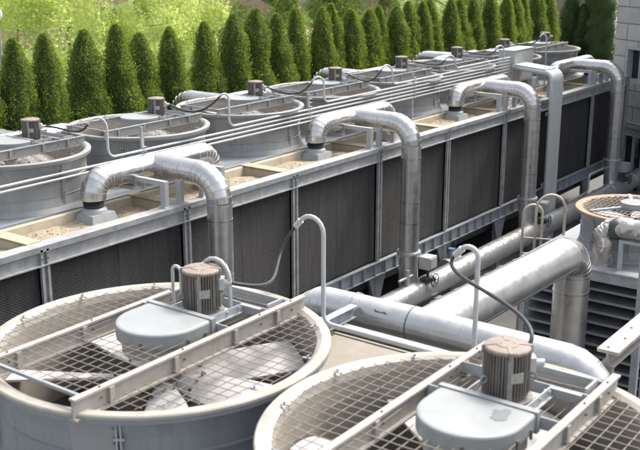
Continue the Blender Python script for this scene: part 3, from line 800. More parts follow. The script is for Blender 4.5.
# ------------------------------------------------------------------ near tower (fans stand on it)
near = empty('cooling_tower', (6.5, 3.3, 0))
NO = Vector((6.5,3.3,0))
def nb(m, name, mt):
    o = m.build(name, mt, near); o.location = (-NO.x,-NO.y,0); return o
m = MB(); m.box(4.45,8.36,-1.8,8.55,1.2,3.795); nb(m, 'plenum', M['deck'])
m = MB(); m.box(3.2,4.446,-1.8,8.55,1.2,3.70); nb(m, 'side_casing', M['casing'])
for (y0,y1) in ((-1.75,1.62),(1.66,5.02),(5.06,8.5)):
    m = MB(); zt, zf = 3.78, 3.45; x0, x1 = 8.38, 9.86
    def rq(a, z): return [(x0+a,y0+a,z),(x1-a,y0+a,z),(x1-a,y1-a,z),(x0+a,y1-a,z)]
    o, i1, fl, lo = rq(0,zt), rq(.06,zt), rq(.12,zf), rq(0,zf-.05)
    for A, B in ((o,i1),(i1,fl)): m.add(A+B, [(k,(k+1)%4,4+(k+1)%4,4+k) for k in range(4)])
    m.add(fl, [(0,1,2,3)]); m.add(o+lo, [((k+1)%4,k,4+k,4+(k+1)%4) for k in range(4)])
    m.box(x0+.5,x0+.56,y0+.1,y1-.1,zt-.12,zt-.02)
    nb(m, 'basin', M['basin'])
m = MB(); m.box(8.40,9.66,5.14,6.90,3.785,3.81); m.box(9.662,9.70,5.12,6.92,3.74,3.825); nb(m, 'basin_cover', M['tan'])
m = MB(); m.box(8.38,10.28,6.98,7.10,3.832,3.845); m.box(8.38,10.28,7.03,7.05,3.846,3.98); m.box(8.38,10.28,6.98,7.10,3.981,3.99); nb(m, 'cross_channel', M['galv_dull'])
m = MB()
m.box(9.87,9.93,-1.8,8.55,3.5,3.80); m.box(9.80,10.02,-1.8,8.55,3.802,3.82); m.box(8.36,9.85,8.51,8.55,3.4,3.80)
nb(m, 'top_rail', M['galv'])
for y in (1.64,5.04):
    m = MB(); m.box(8.38,9.86,y-.06,y+.06,3.79,3.83); m.box(8.38,9.86,y-.012,y+.012,3.83,3.93); nb(m, 'cross_channel', M['galv_dull'])
m = MB(); m.box(8.4,9.86,-1.8,8.5,1.3,3.39); nb(m, 'fill_pack', M['fill'])
for y in (-1.6,1.64,5.04,8.3):
    m = MB(); m.box(9.88,10.0,y-.07,y+.07,0,3.49); nb(m, 'leg', M['galv_dull'])
    m = MB(); m.box(3.3,3.45,y-.07,y+.07,0,1.19); nb(m, 'leg', M['galv_dull'])
tag(near, 'cooling tower under the two large fans in front, cream basin on its far side', 'cooling tower')

# ------------------------------------------------------------------ big silver pipes across the middle
root = empty('cross_pipe', (10.50, 5.8, 3.83))
PR = .235
m = MB()
e1 = gore((0,0,0),(0,2.18,-.03),(0,2.18,-3), .36, 5); e2 = gore((0,0,0),(0,-2.02,0),(0,-2.02,-3), .40, 5)
pts = [(0,2.18,-3.6)]+list(reversed(e1))+[(0,.45,0),(0,-.9,0)]+e2+[(0,-2.02,-3.6)]
m.tube(pts, PR, 40, gored=True)
for E_ in (e1,e2):
    for p,q in zip(E_[:-1],E_[1:]): m.band(p, Vector(q)-Vector(p), PR, .010, .003, mi=1)
m.build('jacket', [M['alu_bright'], M['seam']], root)
for y, mt_ in ((.46,'motor'),(-.30,'alu_bright'),(-1.0,'alu_bright'),(1.35,'alu_bright')):
    m = MB(); m.band((0,y,0),(0,1,0),PR,.018,.004,40); m.build('jacket_band', M[mt_], root)
m = MB()
for y in (.78,.92): m.cyl((-PR*.80,y,PR*.58),(-PR*.80-.025,y,PR*.58+.018),.014,8)
m.bar((-PR*.82-.010,.78,PR*.6),(-PR*.82-.010,.92,PR*.6),.008,.012)
m.build('latch', M['rust_bolt'], root)
tag(root, 'bright silver insulated pipe crossing behind the two large fans, elbowed at both ends', 'pipe')

root = empty('elbow_pipe', (15.45, 6.15, 0))
AR = .30
m = MB()
e = gore((-5,0,3.72),(0,0,3.60),(0,0,0), .40, 7)
m.tube([(-4.98,0,3.72),(-2.3,0,3.655)]+e[:1], AR, 44, gored=True)
m.build('jacket', M['alu_bright'], root)
m = MB()
m.tube(e, AR, 44, gored=True)
for p,q in zip(e[:-1],e[1:]): m.band(p, Vector(q)-Vector(p), AR, .012, .004, mi=1)
m.build('elbow', [M['alu'], M['seam']], root)
m = MB(); zt = e[-1].z
m.tube([(0,0,zt),(0,0,.0)], AR, 44); m.build('drop_leg', M['alu_riser'], root)
for z in (zt-.02, zt-.30):
    m = MB(); m.band((0,0,z),(0,0,1),AR,.03,.006,44); m.build('jacket_band', M['alu'], root)
m = MB()
a = math.radians(62)
y, z = AR*math.cos(a), AR*math.sin(a)
m.bar((-4.5,y,3.715+z+.002),(-.45,y,3.62+z+.002),.012,.008)
m.build('lap_seam', M['motor'], root)
for i in range(9):
    m = MB(); m.bar((-4.3+i*.45,y,3.712+z-.0105*i+.004),(-4.17+i*.45,y,3.709+z-.0105*i+.004),.022,.010); m.build('seam_clip', M['motor'], root)
m = MB(); a = math.radians(-28); y, z = -AR*math.cos(a), AR*math.sin(a)
m.bar((-4.5,y-.003,3.715+z),(-.5,y-.003,3.62+z),.008,.02)
m.build('lap_seam', M['seam'], root)
tag(root, 'wide silver pipe running away to a mirror-bright elbow above dark louvres', 'pipe')

# ladder hoops behind it
root = empty('access_ladder', (17.6, 7.9, 0))
rv = Vector((math.sin(math.radians(36.47)), -math.cos(math.radians(36.47)), 0))
def hoop(p, w, top, bot0, bot1):
    p = Vector(p); a = p-rv*w/2; b = p+rv*w/2; r = w/2*.98
    pts = [a+Vector((0,0,bot0)), a+Vector((0,0,top-r))]
    for i in range(1,10):
        t = PI*i/10; pts.append(p+Vector((0,0,top-r))-rv*(r*math.cos(t))+Vector((0,0,r*math.sin(t))))
    pts += [b+Vector((0,0,top-r)), b+Vector((0,0,bot1))]
    return pts
m = MB(); m.tube(hoop((0,-.02,0),.37,3.68,.0,0), .026, 10); m.build('rail', M['ladder'], root)
m = MB(); m.tube(hoop((0,-.38,0),.55,3.93,.0,0), .026, 10); m.build('rail', M['ladder'], root)
m = MB()
for z in (3.02,2.7,2.35,2.0,1.65,1.3,.95,.6):
    m = MB(); m.tube([Vector((0,-.02,z))-rv*.18, Vector((0,-.38,z))+rv*.26], .018, 8); m.build('rung', M['ladder'], root)
tag(root, 'beige ladder top with two hooped rails behind the silver elbow', 'ladder')

# ------------------------------------------------------------------ right-hand lower tower with louvres
rt = empty('louvred_tower', (17.9, 4.6, 0))
RO = Vector((17.9,4.6,0))
def rb(m, name, mt):
    o = m.build(name, mt, rt); o.location = (-RO.x,-RO.y,.14); return o
LX, LY0, LY1 = 16.12, 1.2, 7.35
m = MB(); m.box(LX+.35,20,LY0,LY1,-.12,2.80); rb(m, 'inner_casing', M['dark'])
m = MB()
z = -.05
while z < 2.75:
    m.hexa([(LX+.02,LY0,z),(LX+.26,LY0,z+.10),(LX+.26,LY1,z+.10),(LX+.02,LY1,z)],
           [(LX+.02,LY0,z+.02),(LX+.26,LY0,z+.12),(LX+.26,LY1,z+.12),(LX+.02,LY1,z+.02)])
    m.box(LX+.0,LX+.019,LY0,LY1,z-.012,z+.03,mi=1)
    z += .205
rb(m, 'louvre_bank', [M['louver'], M['galv_dull']])
m = MB(); 
y = LY0
while y < LY1: m.box(LX+.27,LX+.29,y,y+.012,.2,2.78); y += .06
rb(m, 'inner_grille', M['louver'])
for y in (LY1-.05, 5.0, 2.9):
    m = MB(); m.box(LX-.06,LX-.004,y-.05,y+.05,-.14,2.79); rb(m, 'post', M['louver_frame'])
m = MB(); m.box(LX-.07,LX+.10,LY0,LY1,2.80,2.98); m.box(LX-.10,LX+.16,LY0,LY1,2.985,3.01)
rb(m, 'top_beam', M['louver_frame'])
m = MB(); m.box(LX+.165,20,LY0,LY1,2.81,3.0); rb(m, 'deck', M['deck'])
m = MB(); nx, ny = 34, 40; vs = []
for j in range(ny+1):
    for i in range(nx+1):
        x = LX+.2+1.6*i/nx; y = 2.2+3.0*j/ny
        e_ = min(i/6, (nx-i)/6, j/6, (ny-j)/6, 1)
        h = e_*(.16+.10*noise.noise(Vector((x*2.2,y*2.2,3)))+.12*abs(noise.noise(Vector((x*9,y*9,1)))))
        vs.append((x,y,3.001+h))
m.add(vs, [(j*(nx+1)+i, j*(nx+1)+i+1, (j+1)*(nx+1)+i+1, (j+1)*(nx+1)+i) for j in range(ny) for i in range(nx)], True)
rb(m, 'sediment', M['sediment'])
tag(rt, 'low cooling tower at right with dark louvred side and debris-strewn deck', 'cooling tower')

F3 = (17.6,5.93,3.145)
f3 = empty('rusty_fan', F3)
ri3 = fan_parts(f3, 1.03, M['rust'], full=False); f3.scale = (1,1,.74)
m = MB(); rg = ri3+.03; sp = .085
n = int(rg/sp)
for i in range(-n,n+1):
    q = i*sp; w = math.sqrt(max(0,rg*rg-q*q))
    m.bar((-w,q,ZR-.002),(w,q,ZR-.002),.010,.010); 
    if i % 2 == 0: m.bar((q,-w,ZR+.008),(q,w,ZR+.008),.010,.010)
m.build('wire_guard', M['wire'], f3)
for a in (25,145,265):
    m = MB(); a = math.radians(a); m.bar((.15*math.cos(a),.15*math.sin(a),ZR+.04),(rg*math.cos(a),rg*math.sin(a),ZR+.03),.06,.05); m.build('spider_arm', M['galv'], f3)
m = MB(); m.lathe([(.24,ZR+.0),(.25,ZR+.05),(.24,ZR+.15),(.18,ZR+.17),(0,ZR+.17)], 24); m.build('hub_cover', M['cover'], f3)
for q in range(6):
    m = MB(); a = math.radians(10+60*q); d = Vector((math.cos(a),math.sin(a),0)); s_ = Vector((-math.sin(a),math.cos(a),0))
    z = Vector((0,0,ZR-.3))
    m.hexa([d*.15-s_*.08+z, d*.84-s_*.14+z, d*.84+s_*.14+z+Vector((0,0,-.06)), d*.15+s_*.08+z+Vector((0,0,-.06))],
           [d*.15-s_*.08+z+Vector((0,0,.02)), d*.84-s_*.14+z+Vector((0,0,.02)), d*.84+s_*.14+z+Vector((0,0,-.04)), d*.15+s_*.08+z+Vector((0,0,-.04))])
    m.build('blade', M['blade'], f3)
tag(f3, 'smaller fan cylinder with a rusty orange rim on the louvred tower at right', 'cooling fan')

# insulated feed pipe over that deck, ending in a crumpled foil elbow
root = empty('insulated_pipe', (16.36, 5.35, 3.15))
m = MB()
path = []
for i in range(30):
    t = i/29; path.append((0, .34-3.0*t, .72))
m.tube(path, .2, 28, radii=[.18+.008*noise.noise(Vector((i*.7,0,0))) for i in range(30)])
m.build('jacket', M['foil'], root)
m = MB()
p = rounded([(0,.30,.71),(0,.64,.66),(0,.64,-.005)], .16, 8)
full = []
for a,b in zip(p[:-1],p[1:]):
    for q in range(6): full.append(Vector(a).lerp(Vector(b), q/6))
full.append(Vector(p[-1]))
rg_ = m.tube(full, .19, 40, radii=[.155+.035*noise.noise(Vector((i*.22,1.7,0))) for i in range(len(full))])
m.v = [tuple(Vector(v)+Vector((noise.noise(Vector(v)*5),noise.noise(Vector(v)*5+Vector((9,0,0))),noise.noise(Vector(v)*5+Vector((0,9,0)))))*.05+Vector((noise.noise(Vector(v)*14),noise.noise(Vector(v)*14+Vector((9,0,0))),noise.noise(Vector(v)*14+Vector((0,9,0)))))*.026) for v in m.v]
m.build('crumpled_elbow', M['foil'], root)
m = MB(); m.sphere((0,.42,.69),.19,18,12,sy=.8); m.build('dark_sleeve', M['valve'], root)
m = MB(); m.box(-.13,-.06,.26,.32,.0,.49); m.box(-.13,-.06,-.40,.32,.491,.54); m.box(-.13,-.06,-.40,-.34,.0,.49); m.build('support_bracket', M['bracket'], root)
tag(root, 'insulated pipe with crumpled foil elbow lying over the louvred tower deck', 'pipe')

# steel walkway beam at the right edge
m = MB()
root = empty('walkway_beam', (10.75, 3.78, 3.98))
m.box(.0,3.2,-.13,.13,-.02,.02); m.box(.0,3.2,-.015,.015,-.16,-.021); m.box(.0,3.2,-.09,.09,-.18,-.161)
m.build('flange', M['beam'], root)
m = MB()
for i in range(9):
    pass
for i in range(9):
    m = MB(); m.cyl((.1+i*.38,.03*(-1)**i,.02),(.1+i*.38,.03*(-1)**i,.03),.015,8); m.build('rusty_bolt', M['rust_bolt'], root)
m = MB(); m.box(3.0,3.12,-.06,.06,-3.98,-.185); m.box(.02,.1,-.06,.06,-3.98,-.185); m.build('post', M['beam'], root)
tag(root, 'cream painted steel beam with rusty bolts crossing the right edge', 'beam')
m = MB(); m.box(13.42,13.5,4.27,4.35,0,4.9); m.box(13.38,13.419,4.26,4.36,0,4.9)
tag(m.build('steel_post', M['bracket']), 'upright grey steel post at the right edge before the louvres', 'post')

# ------------------------------------------------------------------ conduits
def near_conduit(label, fx, fy, leg, top, zbot, tail, endoff, mgl):
    root = empty('hooped_conduit', (leg[0], leg[1], 3.8))
    B = Vector((leg[0], leg[1], 3.8))
    leg = Vector((*leg, 0)); end = leg+Vector(endoff)
    r = (end-leg).length/2; cz = top-r; c = (leg+end)/2
    pts = []
    if tail: pts += [Vector(t) for t in tail]
    if tail:
        pts = rounded([*pts, (leg.x,leg.y,zbot), (leg.x,leg.y,cz)], .13, 5)
    else: pts = [Vector((leg.x,leg.y,zbot)), Vector((leg.x,leg.y,cz))]
    d = (end-leg).normalized()
    for i in range(1,9):
        t = PI*.82*i/8; pts.append(c-d*(r*math.cos(t))+Vector((0,0,cz+r*math.sin(t))))
    tip = pts[-1]; dr = (pts[-1]-pts[-2]).normalized()
    m = MB(); m.tube([p-B for p in pts], .026, 12); m.build('conduit', M['conduit'], root)
    m = MB(); m.cyl(tip-dr*.02-B, tip+dr*.09-B, .036, 12); m.build('coupling', M['fitting'], root)
    s_ = tip+dr*.09; e_ = Vector(mgl[0]); 
    cb = bez(s_, s_+dr*mgl[1], e_+Vector(mgl[2]), e_, 26)
    m = MB(); m.tube([p-B for p in cb], .019, 10); m.build('cable', M['cable'], root)
    tag(root, label, 'conduit', 'hooped cable conduits by the near fans')
g1 = Vector((6.45+.625,6.73,4.845+.40))+Vector((math.cos(math.radians(-52)),math.sin(math.radians(-52)),0))*.31
near_conduit('tall hooped conduit with sagging grey cable right of the lower left fan motor', 6.45,6.73, (8.75,6.42), 5.60, 4.36, [(8.75,4.2,4.36)], (-.0,.36,0), (g1, .75, (.75,-.25,-.30)))
g2 = Vector((6.47+.625,3.33,4.845+.40))+Vector((math.cos(math.radians(-52)),math.sin(math.radians(-52)),0))*.31
g2b = Vector((6.47+.625+.17,3.33-.12,4.845+.54))
near_conduit('tall hooped conduit with thick dark cable behind the nearest fan motor', 6.47,3.33, (8.55,4.38), 5.68, 3.85, None, (-.02,.20,0), (g2b, .38, (.20,-.06,.30)))
# small hoops behind the left motor
m = MB()
B = Vector((7.35,6.6,4.86))
m.tube([(-.1,.28,0),(-.1,.28,.42)]+[(-.1,.09+.19*math.cos(PI*i/8),.42+.19*math.sin(PI*i/8)) for i in range(1,8)]+[(-.1,-.10,.42),(-.1,-.10,0)], .022, 10)
tag(m.build('hoop_rail', M['conduit'], loc=B), 'small arched grey tube just right of the lower left fan motor', 'handle')
m = MB()
m.tube([(0,.06,0),(0,.06,.42)]+[(0,.06*math.cos(PI*i/8),.42+.06*math.sin(PI*i/8)) for i in range(1,8)]+[(0,-.06,.42),(0,-.06,.2)], .018, 10)
tag(m.build('hoop_rail', M['conduit'], loc=(7.12,7.12,4.86)), 'small narrow loop tube just left of the lower left fan motor', 'handle')

# far conduits: each starts at a fan as a hoop, then joins the run to the junction box
YC = 12.97
ZL = [4.84+.085*k for k in range(7)]
BX = 26.85
cl = ['conduit of the run nearest the basin, lowest line', 'conduit of the run, second line from the bottom',
      'conduit hooped beside the leftmost far fan motor, joining the run to the box',
      'conduit hooped beside the second far fan motor, joining the run to the box',
      'conduit with slack black cable from the third far fan motor, joining the run',
      'conduit hooped beside the fourth far fan motor, joining the run to the box',
      'conduit hooped beside the fifth far fan motor, topmost line of the run',
      'conduit arched over the fan behind the junction box', 'tall conduit hoop by the last far fan near the building']
def motor_gland(i):
    d = Vector((math.cos(math.radians(-52)),math.sin(math.radians(-52)),0))
    return Vector((FX[i],FY,FZ))+(Vector((.625,0,ZR+.40))+d*.31)*FS
for k in range(9):
    i = k-2
    if i < 0:
        root = empty('conduit_line', (5, YC, ZL[k]))
        m = MB(); m.tube([(0,0,0),(BX-5,0,0)], .023, 8); m.build('conduit', M['conduit'], root)
        tag(root, cl[k], 'conduit', 'conduit run in front of the far fans'); continue
    lx = FX[i]+(1.05,1.15,1.25,1.0,1.05,.85,.7)[i]
    top = 5.72+(0,.02,.03,.02,-.02,.0,.12)[i]
    wd = (.34,.14,.30,.36,.40,.3,.3)[i]
    root = empty('conduit_line', (lx, YC, 4.84)); B = Vector((lx,YC,4.84))
    zl = ZL[k] if k < 7 else 4.9
    c = Vector((lx-wd/2, YC+.12, top-wd/2)); leg = Vector((lx,YC,0))
    arch = []
    for q in range(0,9):
        t = PI*.86*q/8
        arch.append(Vector((lx-wd/2+wd/2*math.cos(t), YC+.10*q/8, top-wd/2+wd/2*math.sin(t))))
    if k < 7 and lx+.3 < BX:
        pts = rounded([(BX,YC,zl),(lx,YC,zl),arch[0]], .16, 5)+arch[1:]
    else: pts = [Vector((lx,YC,4.3))]+arch
    m = MB(); m.tube([p-B for p in pts], .023, 8); m.build('conduit', M['conduit'], root)
    tip = pts[-1]; dr = (pts[-1]-pts[-2]).normalized()
    e_ = motor_gland(i); sag = (.12,.55,.45,.5,.12,.2,.2)[i]
    cb = bez(tip, tip+dr*(.2+sag*.6), e_+Vector((.30,-.25,-sag*.4)), e_, 20)
    m = MB(); m.tube([p-B for p in cb], .019, 8); m.build('cable', M['cable'], root)
    tag(root, cl[k], 'conduit', 'conduit run in front of the far fans')
for X, l in ((12.3,'stub support clamping the conduits behind the first tee pipe'),(17.2,'stub support clamping the conduits left of the second tee pipe'),(21.5,'stub support clamping the conduits behind the third basin inlet'),(25.4,'stub support clamping the conduits just before the junction box')):
    m = MB(); m.box(-.03,.03,.035,.075,4.30,5.42); m.box(-.05,.05,.03,.08,4.298,4.31)
    for z in ZL[:(4 if X < 14 else 7)]: m.box(-.035,.035,-.035,.034,z-.028,z-.024)
    tag(m.build('conduit_support', M['galv'], loc=(X,YC,0)), l, 'support', 'supports of the conduit run')
root = empty('junction_box', (27.4, 13.1, 4.3))
m = MB(); m.box(-.55,.75,-.2,.28,.30,1.22); m.box(-.57,.77,-.22,.30,1.221,1.24); m.box(-.5,.7,-.215,-.201,.36,1.16); m.build('box', M['conduit'], root)
for x in (-.4,.6):
    for y in (-.15,.15):
        m = MB(); m.box(x-.04,x+.04,y,y+.08,-.0,.30); m.build('leg', M['galv'], root)
tag(root, 'grey conduit junction box standing at the end of the conduit run', 'box')
root = empty('conduit_bundle', (26.42, 11.36, 0))
for k in range(5):
    m = MB(); x = -.29+.145*k
    p = rounded([(x+.75,1.55,5.06),(x,.0,5.06),(x,0,0)], .22, 6)
    m.tube(p, .069, 16); m.build('bent_pipe', M['conduit'], root)
m = MB(); m.add([(-.2,.25,5.135),(.45,.25,5.135),(1.15,1.5,5.135),(.4,1.5,5.135),(-.2,.25,5.15),(.45,.25,5.15),(1.15,1.5,5.15),(.4,1.5,5.15)],[(0,3,2,1),(4,5,6,7),(0,1,5,4),(1,2,6,5),(2,3,7,6),(3,0,4,7)])
m.build('cover_plate', M['conduit'], root)
for z in (1.9,3.9):
    m = MB(); m.box(-.40,.40,.075,.10,z,z+.08); m.build('strap', M['galv'], root)
for x in (-.48,.55):
    m = MB(); m.box(x-.04,x+.04,.42,.50,4.292,4.96); m.build('stand', M['bracket'], root)
tag(root, 'flat bundle of grey conduits bending down the face of the tower', 'conduit bundle')

# ------------------------------------------------------------------ stone building at right
M['stone'] = None
def stone_mat():
    m, nt, b = new_mat('grey_stone_blocks'); N = nt.nodes; L = nt.links
    tc = N.new('ShaderNodeTexCoord'); sp = N.new('ShaderNodeSeparateXYZ'); cb = N.new('ShaderNodeCombineXYZ')
    L.new(tc.outputs['Object'], sp.inputs[0]); 
    ad = N.new('ShaderNodeMath'); ad.operation = 'ADD'; L.new(sp.outputs[0], ad.inputs[0]); L.new(sp.outputs[1], ad.inputs[1])
    L.new(ad.outputs[0], cb.inputs[0]); L.new(sp.outputs[2], cb.inputs[1])
    br = N.new('ShaderNodeTexBrick'); L.new(cb.outputs[0], br.inputs['Vector'])
    br.inputs['Scale'].default_value = 1; br.inputs['Brick Width'].default_value = 1.15; br.inputs['Row Height'].default_value = .54; br.inputs['Mortar Size'].default_value = .016; br.inputs['Mortar Smooth'].default_value = .1
    br.inputs['Color1'].default_value = (.46,.445,.43,1); br.inputs['Color2'].default_value = (.38,.37,.36,1); br.inputs['Mortar'].default_value = (.12,.12,.13,1)
    n = N.new('ShaderNodeTexNoise'); n.inputs['Scale'].default_value = 3; n.inputs['Detail'].default_value = 8; L.new(tc.outputs['Object'], n.inputs['Vector'])
    mr = N.new('ShaderNodeMapRange'); mr.inputs[3].default_value = .75; mr.inputs[4].default_value = 1.25; L.new(n.outputs['Fac'], mr.inputs[0])
    mx = N.new('ShaderNodeMix'); mx.data_type = 'RGBA'; mx.blend_type = 'MULTIPLY'; mx.inputs[0].default_value = 1; L.new(br.outputs['Color'], mx.inputs[6]); L.new(mr.outputs[0], mx.inputs[7])
    L.new(mx.outputs[2], b.inputs['Base Color']); b.inputs['Roughness'].default_value = .8
    bp = N.new('ShaderNodeBump'); bp.inputs['Strength'].default_value = .7; bp.inputs['Distance'].default_value = .03; bp.invert = True
    L.new(br.outputs['Fac'], bp.inputs['Height']); L.new(bp.outputs[0], b.inputs['Normal'])
    return m
M['stone'] = stone_mat()
M['glass'] = mat('dark_window_glass', (.02,.03,.03), .08, 0, .1, 2)
M['frame'] = mat('pale_window_frame', (.45,.47,.50), .5, .2, .1, 4)
bld = empty('stone_building', (33.6,12.45,0), math.radians(60.7-90))   # local -y runs along the front face, +x into the building
def bb(m, name, mt): return m.build(name, mt, bld)
H_ = 11.5
m = MB()
# front wall with two openings left as real recesses
def wall(y0,y1,z0,z1): m.box(0,.5,y0,y1,z0,z1)
wins = [(-1.75,-.55,4.05,5.2), (-1.75,-.55,.3,2.35), (-5.6,-4.2,4.05,5.2), (-5.6,-4.2,.3,2.35)]
wall(-.55,0,0,H_); wall(-4.2,-1.75,0,H_); wall(-22,-5.6,0,H_)
for (a,b_) in ((-1.75,-.55),(-5.6,-4.2)):
    wall(a,b_,0,.3); wall(a,b_,2.35,4.05); wall(a,b_,5.2,H_)
m.box(.5,24,-22,0,0,H_)
bb(m, 'wall', M['stone'])
for (a,b_,z0,z1) in wins:
    w = MB(); t = .09
    w.box(.02,.28,a,a+t,z0,z1); w.box(.02,.28,b_-t,b_,z0,z1); w.box(.02,.28,a+t,b_-t,z1-t,z1); w.box(.02,.28,a+t,b_-t,z0,z0+t); w.box(.12,.2,(a+b_)/2-.03,(a+b_)/2+.03,z0+t,z1-t)
    f = bb(w, 'window', M['frame'])
    w = MB(); w.box(.30,.32,a,b_,z0,z1); w.build('pane', M['glass'], f)
m = MB(); m.box(-.18,24.2,-22.2,.18,H_,H_+.35); bb(m, 'roof_coping', M['stone'])
m = MB(); m.box(-.10,-.002,-22,.0,2.55,2.72); bb(m, 'string_course', M['stone'])
tag(bld, 'grey stone block building with dark windows at the right edge', 'building')

# ------------------------------------------------------------------ trees
def thuja_mesh(seed, h=3.75, R=.43, leaves=17000, name='crown', leaf=None):
    rnd = random.Random(seed); m = MB(); ph = [rnd.uniform(0,6.28) for _ in range(6)]
    def prof(t):
        a = min(1, (1-t)/.46)**.53
        return R*a*(.86+.14*min(1,t/.12))
    def rad(t, a):
        z = t*h
        b = noise.noise(Vector((math.cos(a)*1.4+seed*3.1, math.sin(a)*1.4, z*1.5)))*.36+noise.noise(Vector((math.cos(a)*3+seed, math.sin(a)*3, z*3.6)))*.24
        return max(.03, prof(t)*(1+b))
    nz, na = 22, 16; vs = []
    for j in range(nz+1):
        t = j/nz*.985
        for i in range(na):
            a = 2*PI*i/na; r = rad(t,a)*.78; vs.append((r*math.cos(a), r*math.sin(a), .06+t*h))
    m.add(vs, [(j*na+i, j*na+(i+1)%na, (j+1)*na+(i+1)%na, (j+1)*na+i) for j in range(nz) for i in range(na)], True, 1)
    for _ in range(leaves):
        t = 1-math.sqrt(rnd.random()*.99+.0001) if rnd.random() < .55 else rnd.random()
        t = min(.995, t); a = rnd.uniform(0,2*PI)
        r = rad(t,a)*(1-.30*rnd.random()**1.5)*(1.0 if rnd.random() < .86 else rnd.uniform(1.03,1.18))
        p = Vector((r*math.cos(a), r*math.sin(a), .05+t*h))
        out = Vector((math.cos(a), math.sin(a), 0))
        d = (out*rnd.uniform(.15,.9)+Vector((0,0,rnd.uniform(.5,1.1)))+Vector((rnd.uniform(-.5,.5),rnd.uniform(-.5,.5),0))).normalized()
        s_ = d.cross(Vector((rnd.uniform(-1,1),rnd.uniform(-1,1),rnd.uniform(-.4,.4)))).normalized()
        L_ = rnd.uniform(.036,.078)*(1-.3*t); w = L_*rnd.uniform(.28,.42)
        m.add([p-d*L_*.3, p+s_*w+d*L_*.25, p+d*L_*.8, p-s_*w+d*L_*.25], [(0,1,2,3)], False, 0)
    return m
protos = []
for s_ in range(4):
    root = empty('arborvitae', (0,0,0))
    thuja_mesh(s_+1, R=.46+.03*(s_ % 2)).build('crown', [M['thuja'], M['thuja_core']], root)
    m = MB(); m.cyl((0,0,-.05),(0,0,.5),.06,8,r2=.045); m.build('trunk', M['bark'], root)
    protos.append(root)
tx = [14.13,15.04,16.13,17.24,18.22,19.2,20.43,21.41,22.53,23.62,24.59,25.55,26.45,27.34,28.32,29.35,30.2,31.05,31.9,32.84,33.9,34.89,36.0,37.15,38.36,39.3,40.33,41.6,42.89]
tz = [6.50,6.60,6.56,6.66,6.40,6.42,6.52,6.68,6.73,6.58,6.62,6.60,6.66,6.5,6.45,6.5,6.45,6.55,6.45,6.52,6.5,6.42,6.5,6.6,6.45,6.5,6.4,6.55,6.45]
tx = [12.2,13.2]+tx; tz = [6.6,6.55]+tz
ordn = ['first','second','third','fourth','fifth','sixth','seventh','eighth','ninth','tenth','eleventh','twelfth','thirteenth','fourteenth','fifteenth','sixteenth','seventeenth','eighteenth','nineteenth','twentieth','twenty-first','twenty-second','twenty-third','twenty-fourth','twenty-fifth','twenty-sixth','twenty-seventh','twenty-eighth','twenty-ninth','thirtieth','thirty-first','thirty-second']
rnd = random.Random(11)
used = set()
vis = 0
tree_list = []
for x, z in zip(tx, tz):
    k = rnd.randrange(4)
    if k not in used: t = protos[k]; used.add(k)
    else: t = copy_tree(protos[k])
    t.location = (x+rnd.uniform(-.08,.08), 19+rnd.uniform(-.15,.15), 2.9)
    s_ = (z-2.94)/3.75
    w_ = rnd.uniform(.92,1.18); t.scale = (w_, w_, s_*rnd.uniform(.985,1.01)); t.rotation_euler = (rnd.uniform(-.035,.035),rnd.uniform(-.035,.035),rnd.uniform(0,6.28))
    t['category'] = 'tree'; t['group'] = 'arborvitae row behind the far tower'
    tree_list.append(t)
for p in [p for i,p in enumerate(protos) if i not in used]:
    for c in [o for o in bpy.data.objects if o.parent == p]: bpy.data.objects.remove(c)
    bpy.data.objects.remove(p)
tree_list.sort(key=lambda t: t.location.x)
for i, t in enumerate(tree_list):
    t['label'] = 'slim green arborvitae, %s tree from the left in the row behind the fans' % ordn[i]
dk = ['dark narrow conifer in shade, leftmost of the three beside the stone building',
      'bushier grey green conifer between two dark ones beside the stone building',
      'tall dark conifer touching the corner of the stone building']
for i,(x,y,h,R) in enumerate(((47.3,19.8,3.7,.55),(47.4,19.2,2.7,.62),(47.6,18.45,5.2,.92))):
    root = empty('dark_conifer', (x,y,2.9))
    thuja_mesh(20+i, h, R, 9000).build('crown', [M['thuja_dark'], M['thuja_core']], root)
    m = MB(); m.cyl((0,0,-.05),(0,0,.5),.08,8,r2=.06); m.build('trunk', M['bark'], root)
    tag(root, dk[i], 'tree', 'dark conifers by the building')

